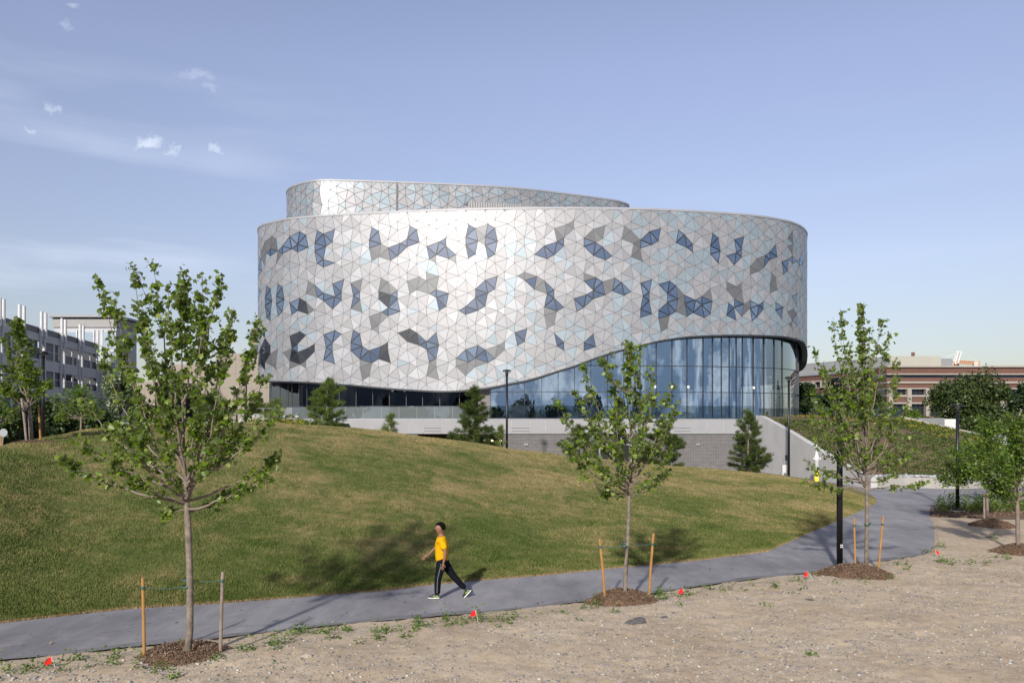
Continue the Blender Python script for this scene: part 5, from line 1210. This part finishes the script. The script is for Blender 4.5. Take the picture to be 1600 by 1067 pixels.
# face: nose, ears, eyes, beard
fx,fz=hx-.045,1.655
m=MB()
m.add([(fx-.096,-.014,1.655),(fx-.096,.014,1.655),(fx-.128,0,1.635),(fx-.096,-.012,1.628),(fx-.096,.012,1.628),(fx-.094,0,1.685)],[(0,2,5),(5,2,1),(0,3,2),(2,4,1),(3,4,2)]); m.build('nose',M['skin'],pe,False,True)
for s_ in (-1,1):
    m=MB(); m.lathe((0,0,0),[(0,-.03),(.012,-.02),(.016,0),(.012,.024),(0,.03)],8); o=m.build('ear',M['skin'],pe,False,True); o.location=(fx+.012,s_*.096,1.652)
    m=MB(); m.lathe((0,0,0),[(0,-.008),(.009,0),(0,.008)],8); o=m.build('eye',M['hair'],pe,False,True); o.location=(fx-.092,s_*.03,1.664)
m=MB(); m.box((fx-.094,0,1.598),(.012,.042,.007)); m.build('mouth',simple('lips',(.20,.07,.055),.5),pe,False)
hm=MB(); nU,nV=20,14; cx_,cz_=fx+.012,1.668
for iv in range(nV+1):
    ph=math.pi*iv/nV
    for iu in range(nU):
        th=2*math.pi*iu/nU; dx_,dy_,dz_=math.sin(ph)*math.cos(th),math.sin(ph)*math.sin(th),math.cos(ph)
        hm.v.append((cx_+.113*dx_,.096*dy_,cz_+.112*dz_))
for iv in range(nV):
    for iu in range(nU):
        f=(iv*nU+iu,iv*nU+(iu+1)%nU,(iv+1)*nU+(iu+1)%nU,(iv+1)*nU+iu); c=[sum(hm.v[k][q] for k in f)/4 for q in range(3)]
        if c[2]-cz_>.035 or (c[0]>cx_+.015 and c[2]>cz_-.055+(.0 if c[0]>cx_+.04 else .03)): hm.f.append(f); hm.m.append(0)
bm3=MB(); bm3.v=[(cx_-.012+(q[0]-cx_)*1.10,q[1]*1.04,q[2]-.012) for q in hm.v]
for iv in range(nV):
    for iu in range(nU):
        f=(iv*nU+iu,iv*nU+(iu+1)%nU,(iv+1)*nU+(iu+1)%nU,(iv+1)*nU+iu); c=[sum(hm.v[k][q] for k in f)/4 for q in range(3)]
        if -.108<c[2]-cz_<-.045 and c[0]<cx_+.02: bm3.f.append(f); bm3.m.append(0)
bo_=bm3.build('beard',M['hair'],pe,False,True); md=bo_.modifiers.new('s','SOLIDIFY'); md.thickness=.01
ho=hm.build('hair',M['hair'],pe,False,True); md=ho.modifiers.new('s','SOLIDIFY'); md.thickness=.012
# shirt
V=[(hx,0,.79),(hx+.003,0,1.05),(hx-.005,0,1.24),(hx,0,1.385),(hx-.01,0,1.47)]; Rr=[.165,.158,.172,.150,.085]; E_l=[(0,1),(1,2),(2,3),(3,4)]
addc([((hx+.02,-.17,1.375),.088),((hx+.06,-.205,1.26),.084),((hx+.075,-.222,1.16),.084)],3); addc([((hx-.01,.17,1.375),.088),((hx-.065,.20,1.26),.084),((hx-.105,.215,1.18),.082)],3)
skin('shirt',V,E_l,Rr,M['shirt'],pe)
skin('collar',[(hx-.07,-.03,1.455),(hx-.03,-.065,1.475),(hx+.035,-.04,1.487),(hx+.035,.04,1.487),(hx-.03,.065,1.475),(hx-.07,.03,1.455)],[(0,1),(1,2),(2,3),(3,4),(4,5)],[.014]*6,M['shirt'],pe,1)
V=[(hx,0,1.0),(hx,0,.90)]; Rr=[.140,.150]; E_l=[(0,1)]
addc([((hx-.0,-.09,.84),(.118,.115)),((hx-.03,-.095,.68),.102),((hx-.075,-.095,.49),.086),((hx-.085,-.09,.30),.077),((hx-.09,-.09,.10),.070)],1)
addc([((hx+.04,.09,.84),(.118,.115)),((hx+.13,.095,.68),.102),((hx+.235,.095,.52),.086),((hx+.37,.095,.36),.075),((hx+.52,.09,.195),.066)],1)
skin('trousers',V,E_l,Rr,M['trouser'],pe)
skin('trouser_stripe',[(hx+.005,-.200,.85),(hx-.03,-.190,.68),(hx-.075,-.176,.49),(hx-.085,-.162,.30),(hx-.09,-.153,.15)],[(0,1),(1,2),(2,3),(3,4)],[.008]*5,M['stripe'],pe,1)
# shoes
def shoe(ank,ang,side):
    M_=Matrix.Rotation(ang,3,'Y'); a=Vector(ank)
    f=lambda x,z,y=0:(a+M_@Vector((x,y,z)))
    so=skin('shoe',[f(.0,.0),f(.035,-.045),f(-.06,-.04),f(-.14,-.055),f(-.19,-.062)],[(0,1),(0,2),(2,3),(3,4)],[(.042,.045),(.045,.038),(.045,.042),(.040,.030),(.030,.022)],M['shoe'],pe,2)
    s2=skin('sole',[f(.06,-.088),f(-.05,-.092),f(-.14,-.092),f(-.205,-.085)],[(0,1),(1,2),(2,3)],[(.038,.016),(.038,.016),(.044,.016),(.028,.013)],M['sole'],None,1); s2.parent=so
    s3=skin('trim',[f(.03,-.03,side*.042),f(-.03,-.06,side*.048),f(-.08,-.03,side*.040)],[(0,1),(1,2)],[.008]*3,M['lime'],None,1); s3.parent=so
shoe((hx-.095,-.09,.115),R(0),-1)
shoe((hx+.545,.09,.185),R(-48),-1)

# ================================================================= small things
def flag(px,py_base,py_top,dx,label,ang=0):
    b_=onground(px,py_base,.05); h=(py_base-py_top)*b_.y/F; root=empty('marker_flag',b_,label,'marker flag','red marker flags in the dirt')
    x1=dx*b_.y/F; m=MB(); m.tube([(0,0,-.08),(x1*.5,0,h*.5),(x1,0,h)],.006,5); m.build('wire',M['white'],root,False)
    s=.105; m=MB(); sg=-1 if ang==0 else ang
    m.add([(x1,0,h),(x1+sg*s*.45,.02,h-.01),(x1+sg*s*.95,-.02,h-.07),(x1+sg*s*.9,.0,h-.15),(x1+sg*s*.4,.025,h-.12),(x1-.0,0,h-.12)],[(0,1,4,5),(1,2,3,4)])
    f_=m.build('pennant',M['red'],root,False); so=f_.modifiers.new('s','SOLIDIFY'); so.thickness=.004
flag(88,1044,1026,-8,'red marker flag nearest the left corner among weeds')
flag(748,974,953,-5,'red marker flag in weeds below the walking man')
flag(1079,932,919,-12,'red marker flag leaning beside the central maple mulch')
flag(1275,910,893,-13,'red marker flag near the foot of the black lamp post')
flag(1463,870,859,-1,'red marker flag by the bend of the path',1)
def mulch(px,py,wpx,label,seed,h=.30,Yover=None,zb=0.0,flat=False):
    c=onground(px,py,zb) if Yover is None else Vector((X(px,Yover),Yover,zb)); rad=wpx*c.y/F/2; root=empty('mulch_mound',c,label,'mulch','mulch mounds round tree feet')
    rn=np.random.default_rng(seed); n,mm=30,64; G=np.zeros((n,mm+1,3))
    for i in range(n):
        for j in range(mm+1):
            a=2*math.pi*(j%mm)/mm; r_=rad*i/(n-1)*(1+.07*math.sin(a*3+seed)+.05*math.sin(a*5)); t=i/(n-1); hh_=h*((1-t**1.8)**1.1)*(1-(.7 if seed==1 else .12)*math.exp(-(t/.3)**2))
            x,y=c.x+r_*math.cos(a),c.y+r_*math.sin(a)*.95; base_=zb if not flat else float(mz(np.array(x),np.array(y)))-.03
            G[i,j]=(x,y,base_+hh_+(.05*float(vnoise(np.array(x*9),np.array(y*9),7))-.02)*(1-t*.7)-.03*t)
    gridmesh('heap',G[:, ::-1],M['mulch'],True,root)
    k=int(7000*rad*rad)+500; a=rn.random(k)*6.283; t=rn.random(k)**.5*1.04; x=c.x+rad*t*np.cos(a); y=c.y+rad*t*np.sin(a)*.95
    base_=np.full(k,zb) if not flat else mz(x,y)
    z=base_+h*((1-np.clip(t,0,1)**1.8)**1.1)*(1-(.7 if seed==1 else .12)*np.exp(-(t/.3)**2))+.05*vnoise(x*9,y*9,7)-.005
    Pt=np.stack([x,y,z],-1)
    o=leaves('bark_chips',Pt,.030,M['chips'],root,seed,'thin2' if False else 'oval',.5); tag(o,kind='stuff')
M['mulch']=simple('bark_mulch',(.135,.080,.045),.95,0,.4,13,.9,40)
t=NT('bark_chips'); at_=t.n('ShaderNodeAttribute'); at_.attribute_name='rnd'; M['chips']=t.out(t.pbr(t.ramp(at_.outputs['Fac'],[(0,(.05,.030,.017)),(.5,(.135,.082,.048)),(.9,(.20,.13,.08)),(1,(.30,.22,.17))]),.9))
mulch(288,1030,162,'brown mulch mound round the largest foreground maple',1,.30)
mulch(975,944,122,'brown mulch mound round the central maple',2,.36)
mulch(1338,902,128,'brown mulch mound round the slim right maple and lamp foot',3,.36)
mulch(1550,824,76,'small mulch mound round the honey locust nearer the lamp',4,.34)
mulch(1600,866,98,'mulch mound cut by the right edge of the view',5,.34)
mulch(42,0,74,'mulch ring under the leaning maple on the grass mound',6,.08,31.3,0,True)
def stake(px0,py0,px1,py1,Y,rad,mt,label,tie_py,tree_px,zb=.0):
    b_=Vector((X(px0,Y),Y,Z(py0,Y))); root=empty('tree_stake',b_,label,'stake','stakes propping the young trees')
    t_=P(px1,py1,Y); m=MB(); m.tube([b_-Vector((0,0,.25)),b_.lerp(t_,.5),t_-Vector((0,0,.03)),t_],[rad,rad,rad*.97,rad*.7],9); m.build('pole',M[mt],root,smooth=False)
    if tie_py:
        f=(py0-tie_py)/(py0-py1); p=b_.lerp(t_,f); q=Vector((X(tree_px,Y),Y,Z(tie_py-1.5,Y))); m=MB(); m.tube([p,p.lerp(q,.5)-Vector((0,0,.03)),q],[.006,.008,.008],6)
        m.lathe(p,[(rad+.004,-.03),(rad+.008,0),(rad+.004,.03)],10); m.lathe(q,[(.075,-.02),(.085,0),(.075,.02)],12); m.build('tie',M['strap'],root)
M['stake']=simple('orange_wood_stake',(.30,.155,.045),.8,0,.18,7,.2,30); M['stake_grey']=simple('weathered_wood_stake',(.20,.155,.125),.85,0,.25,7,.2,30)
stake(226,1032,223,902,b1.y,.029,'stake','orange wooden stake left of the largest foreground maple',918,291)
stake(344,1018,348,893,b1.y+.15,.031,'stake_grey','weathered grey wooden stake right of the largest foreground maple',907,292)
stake(947,942,937,841,b2.y,.031,'stake','orange wooden stake left of the central maple',854,976)
stake(1013,934,1021,833,b2.y+.2,.031,'stake','orange wooden stake right of the central maple',850,977)
stake(1337,897,1334.5,809,b3.y,.027,'stake','orange wooden stake left of the slim right maple',821,1355)
stake(1372,891,1380,806,b3.y+.1,.028,'stake','orange wooden stake right of the slim right maple',819,1356)
stake(43,697,34,622,31.2,.045,'stake_grey','weathered stake left of the leaning maple on the mound',None,0)
stake(64,690,60,632,32.4,.04,'stake','orange stake right of the leaning maple on the mound',None,0)
stake(2,704,2,672,31,.04,'stake','short orange stake at the left edge of the view',None,0)
stake(1538,800,1537.5,770,33.5,.04,'stake_grey','grey stake behind the honey locust nearer the lamp',None,0)
stake(1588,800,1592,755,37,.045,'stake','orange stake behind the honey locusts at the right edge',None,0)
# stop sign seen from behind
sg=empty('road_sign',(X(6,30.5),30.5,float(mound_h(6,30.5))),'back of an octagonal road sign at the far left of the mound','sign')
z_=Z(676,30.5)-sg.location.z; m=MB(); m.tube([(-.08,0,-.1),(0,0,z_)],.025,7); m.build('post',M['grey_steel'],sg,False)
m=MB(); oc=[(.165*math.cos(R(22.5+45*k)),.165*math.sin(R(22.5+45*k))) for k in range(8)]
m.add([(x,-.03,z_+z) for x,z in oc]+[(x,-.022,z_+z) for x,z in oc],[tuple(range(8)),tuple(range(15,7,-1))]+[(i,(i+1)%8,(i+1)%8+8,i+8) for i in range(8)]); m.build('plate',M['grey_steel'],sg,False)
# bollard / standpipe / post by the retaining wall
bo=empty('bollard',(X(1276,50),50,0),'yellow bollard in front of the pale retaining wall','bollard')
m=MB(); m.tube([(0,0,-.2),(0,0,Z(735,50)-.02)],.13,16); m.lathe((0,0,Z(735,50)-.02),[(.13,0),(.10,.05),(0,.07)],16); m.build('post',M['yellow'],bo,False,True)
sp=empty('standpipe',(X(1276,52.5),52.5,0),'white hydrant standpipe behind the yellow bollard','standpipe')
m=MB(); zt=Z(694,52.5); m.lathe((0,0,0),[(0,0),(.09,0),(.09,zt*.42),(.14,zt*.45),(.14,zt*.58),(.18,zt*.6),(.18,zt*.68),(.11,zt*.74),(.09,zt*.88),(.13,zt*.9),(.13,zt*.97),(.06,zt),(0,zt)],16); m.build('pipe',M['white'],sp,False,True)
for s_ in (-1,1): m=MB(); m.tube([(s_*.12,0,zt*.64),(s_*.26,0,zt*.64)],[.06,.07],10); m.build('outlet',M['white'],sp,False)
po=empty('marker_post',(X(1225,60),60,0),'thin grey post on a white block beside the lamp with the control box','post')
m=MB(); m.tube([(0,0,0),(0,0,Z(717,60))],.06,8); m.build('post',M['grey_steel'],po,False); m=MB(); m.box((0,0,.42),(.36,.36,.9)); m.build('block',M['white'],po,False)
# ramp and bench on the upper plaza
m=MB(); a0,a1=P(352,664,64),P(412,640,64)
m.add([(X(350,62),62,3.85),(X(445,62),62,3.85),(X(445,62),62,Z(648,62)),(X(396,62),62,Z(648,62)),(X(350,70),70,3.85),(X(445,70),70,3.85),(X(445,70),70,Z(646,70)),(X(396,70),70,Z(646,70))],[(0,1,2,3),(7,6,5,4),(3,2,6,7),(0,3,7,4),(1,5,6,2)])
o=m.build('ramp',M['concrete']); tag(o,'sloping pale concrete ramp beside the crest lamp post','ramp')
for i,px_ in enumerate(()): pass
hr=empty('handrail',(X(380,61.9),61.9,4),'thin steel handrail climbing the pale concrete ramp','handrail')
m=MB(); m.tube([P(356,652,61.9),P(398,638,61.9),P(444,638,61.9)],.03,5)
for px_,y0_,y1_ in [(356,652,662),(366,648.7,659),(377,645,654),(388,641.5,650),(398,638,648),(412,638,648),(428,638,648),(444,638,648)]: m.tube([P(px_,y0_,61.9),P(px_,y1_,61.9)],.022,5)
m.build('rail',M['grey_steel'],hr)
be=empty('bench',(X(455,58),58,4),'low white bench in front of the left corner of the curved building','bench')
m=MB(); m.box((X(452,58),58,Z(650,58)),(X(468,58)-X(436,58),.5,.09)); m.build('seat',M['white'],be)
for px_ in (440,464): m=MB(); m.box((X(px_,58),58,Z(654,58)),(.1,.4,.34)); m.build('leg',M['white'],be)
r=np.random.default_rng(77)
def crest_flowers(specs,name,label,mat_,cat,sz=.09):
    Pt=[]
    for px_,n_,w_,h_ in specs:
        Yc=float(np.interp(px_,cr[:,0],cr[:,1]))+1.5; z=float(mound_h(px_,Yc)); q=r.normal(size=(n_,3))*[w_,w_,h_*.5]; q[:,2]=np.abs(q[:,2]); Pt.append(q+[X(px_,Yc),Yc,z+.05])
    o=leaves(name,np.concatenate(Pt),sz,M[mat_],None,8,'oval'); tag(o,label,cat,kind='stuff')
crest_flowers([(392,50,.18,.2),(399,80,.2,.25),(428,60,.2,.25),(448,90,.22,.28),(467,160,.22,.36),(452,60,.15,.3)],'yellow_plants','yellow flowering plants on the crest by the bench','yflower','flowers')
crest_flowers([(410,120,.5,.25),(440,200,.5,.4),(480,160,.6,.35),(402,90,.3,.3),(600,60,.3,.2)],'crest_plants','low green plants along the crest left of the light green pine','pine_light','plants',.12)
# foreground weeds
W=[(30,1052,26,1.0),(95,1050,16,.9),(118,1030,12,.6),(185,1040,8,.4),(215,1050,10,.5),(150,1045,9,.4),(185,1028,8,.6),(60,1040,12,.5),(385,1018,10,1),(420,1014,9,.8),(340,1032,9,.6),(250,1052,12,.6),(265,1062,9,.5),(430,1008,14,1.1),(425,1020,9,.8),(475,985,10,.7),(455,990,6,.5),(500,988,9,.8),(520,1000,10,.9),(545,985,8,.5),(607,988,20,1.5),(655,983,13,1.0),(590,1000,9,.7),(630,998,12,.8),(700,978,14,.7),(735,972,22,1.3),(775,968,22,1.2),(790,975,10,.7),(560,1010,8,.5),(690,967,7,.5),(655,972,7,.6),(930,945,10,.9),(915,955,8,.5),(880,962,6,.4),(1030,928,6,.9),(1035,938,10,.7),(1072,935,14,.8),(1130,925,13,1.2),(1090,932,9,.6),(1200,918,24,.9),(1240,914,12,.8),(1250,925,10,.5),(1228,930,8,.4),(1410,886,9,1.4),(1425,893,7,.5),(1470,878,12,.9),(1498,882,16,1.0),(1540,880,10,.6),(1565,872,9,.7),(1450,862,6,.5),(1473,854,6,.8),(1350,912,9,.5),(1305,914,8,.5),(1190,950,10,.4),(1165,925,8,.4),(1060,948,6,.3),(905,975,5,.3),(1270,1028,4,.5),(960,960,6,.4),(1380,905,6,.4),(1560,842,10,.7),(640,1010,5,.2)]
Pt=[];
for px_,py_,w_,d_ in W:
    c=onground(px_,py_,.06); n_=int(75*d_+w_*3); sx=w_*c.y/F*.75
    k=max(3,int(w_/2.2)); cc=r.normal(size=(k,2))*[sx,sx*1.1]; hg=r.uniform(.04,.13,k)*min(1.3,d_+.3)
    j=r.integers(0,k,n_); hz_=np.abs(r.normal(size=n_))*hg[j]; q=np.stack([cc[j,0]+r.normal(size=n_)*.05,cc[j,1]+r.normal(size=n_)*.05,hz_],-1); Pt.append(q+[c.x,c.y,c.z])
n_=2600; px_=r.uniform(-20,1600,n_); yn=path_near_Y(np.minimum(px_,1450)); Yq=yn-.1-np.abs(r.normal(size=n_))*1.3; x_=(px_-800)/F*Yq; kk=vnoise(x_*1.1+40,Yq*1.1,44)>.62
Pt.append(np.stack([x_,Yq,np.full(n_,.07)+r.random(n_)*.04],-1)[kk])
o=leaves('weeds',np.concatenate(Pt),.052,M['weed'],None,9,'oval',.7); tag(o,'low green weeds dotted over the dirt beside the path','weeds',kind='stuff')
# stones and rocks
n_=34000; Yq=10.5+14*r.random(n_)**1.2; px_=r.uniform(-20,1620,n_); x_=(px_-800)/F*Yq; okk=(path_near_Y(np.minimum(px_,1450))-Yq>.9+.6*vnoise(x_,Yq,3))&(vnoise(x_*.6+9,Yq*.9,12)+.35*r.random(n_)>.42)
x_,Yq=x_[okk],Yq[okk]; sz=.0065+.020*r.random(len(x_))**4+.014*(r.random(len(x_))>.988)
o=stones('loose_stones',np.stack([x_,Yq,dirt_h(x_,Yq)+sz*.3],-1),sz,5,M['stones']); tag(o,'small loose stones and pebbles scattered over the dirt','stones',kind='stuff')
for px_,py_,s_,mt,lb_ in [(992,976,.17,'rock','dark broken rock lying in the dirt below the central maple'),(1036,967,.08,'rock','small brown rock right of the dark broken rock'),(628,1015,.09,'rock_pale','pale flat rock in the dirt below the walking man'),(476,1030,.11,'rock_pale','long pale flat rock in the lower left dirt'),(1262,942,.13,'rock','thin dark clod of earth below the lamp foot'),(1056,985,.09,'rock_pale','pale stone right of the dark broken rock')]:
    c=onground(px_,py_,.06); bm=bmesh.new(); bmesh.ops.create_icosphere(bm,subdivisions=3,radius=1); rr=random.Random(px_)
    for v_ in bm.verts:
        k=1+.35*(float(vnoise(np.array(v_.co.x*1.7+px_),np.array(v_.co.y*1.7+v_.co.z*2),3))-.5)+.25*(float(vnoise(np.array(v_.co.x*4+px_),np.array(v_.co.z*4+v_.co.y*3),5))-.5)
        v_.co=Vector((v_.co.x*1.35*k,v_.co.y*.8*k,max(-.3,v_.co.z*.8*k*(1+.6*v_.co.x)))) *s_
    me=bpy.data.meshes.new('rock'); bm.to_mesh(me); bm.free(); me.materials.append(M[mt]); o=link(bpy.data.objects.new('rock',me)); o.location=c; tag(o,lb_,'rock')
# mulch bed with tall plants on the far right
bedp=[onground(px_,py_) for px_,py_ in [(1453,802),(1470,806),(1500,807),(1560,811),(1640,812),(1760,806),(1760,776),(1600,784),(1520,790),(1475,796)]]
sheet('mulch_bed',bedp,.03,M['mulch'])
n_=420; px_=r.uniform(1456,1700,n_); t_=r.random(n_); Yq=np.array([onground(a,0+790+12*b).y for a,b in zip(px_,t_)]); 
dens_=(vnoise(px_*.05,t_*3,14)+.5*(px_>1500))>.35
px_,Yq=px_[dens_],Yq[dens_]; x_=(px_-800)/F*Yq; hh_=.35+.55*r.random(len(x_)); kk=22
ii=np.repeat(np.arange(len(x_)),kk); f_=r.random(len(ii)); Pt=np.stack([x_[ii]+r.normal(size=len(ii))*.05,Yq[ii]+r.normal(size=len(ii))*.05,f_*hh_[ii]],-1)
o=leaves('bed_plants',Pt,.075,M['locust'],None,15,'oval',.5); tag(o,'tall thin green plants in the mulch bed by the far lamp','plants',kind='stuff')
n_=9000; px_=r.uniform(1454,1700,n_); Yq=np.array([onground(0,790+18*b).y for b in r.random(n_)]); 
o=leaves('bed_chips',np.stack([(px_-800)/F*Yq,Yq,np.full(n_,.035)],-1),.07,M['chips'],None,16,'oval',.9); tag(o,'dark bark chips covering the plant bed by the far lamp','mulch',kind='stuff')
# leaves and litter on the asphalt
n_=90; px_=r.uniform(0,1440,n_); yf_=np.interp(px_,ef[:,0],ef[:,1]); yn_=path_near_Y(px_); Yq=yn_+(yf_-yn_)*r.uniform(.05,.95,n_)
o=leaves('fallen_leaves',np.stack([(px_-800)/F*Yq,Yq,np.full(n_,.02)],-1),.07,M['chips'],None,17,'oval',2.5); tag(o,'a few dark fallen leaves on the asphalt path','leaves',kind='stuff')
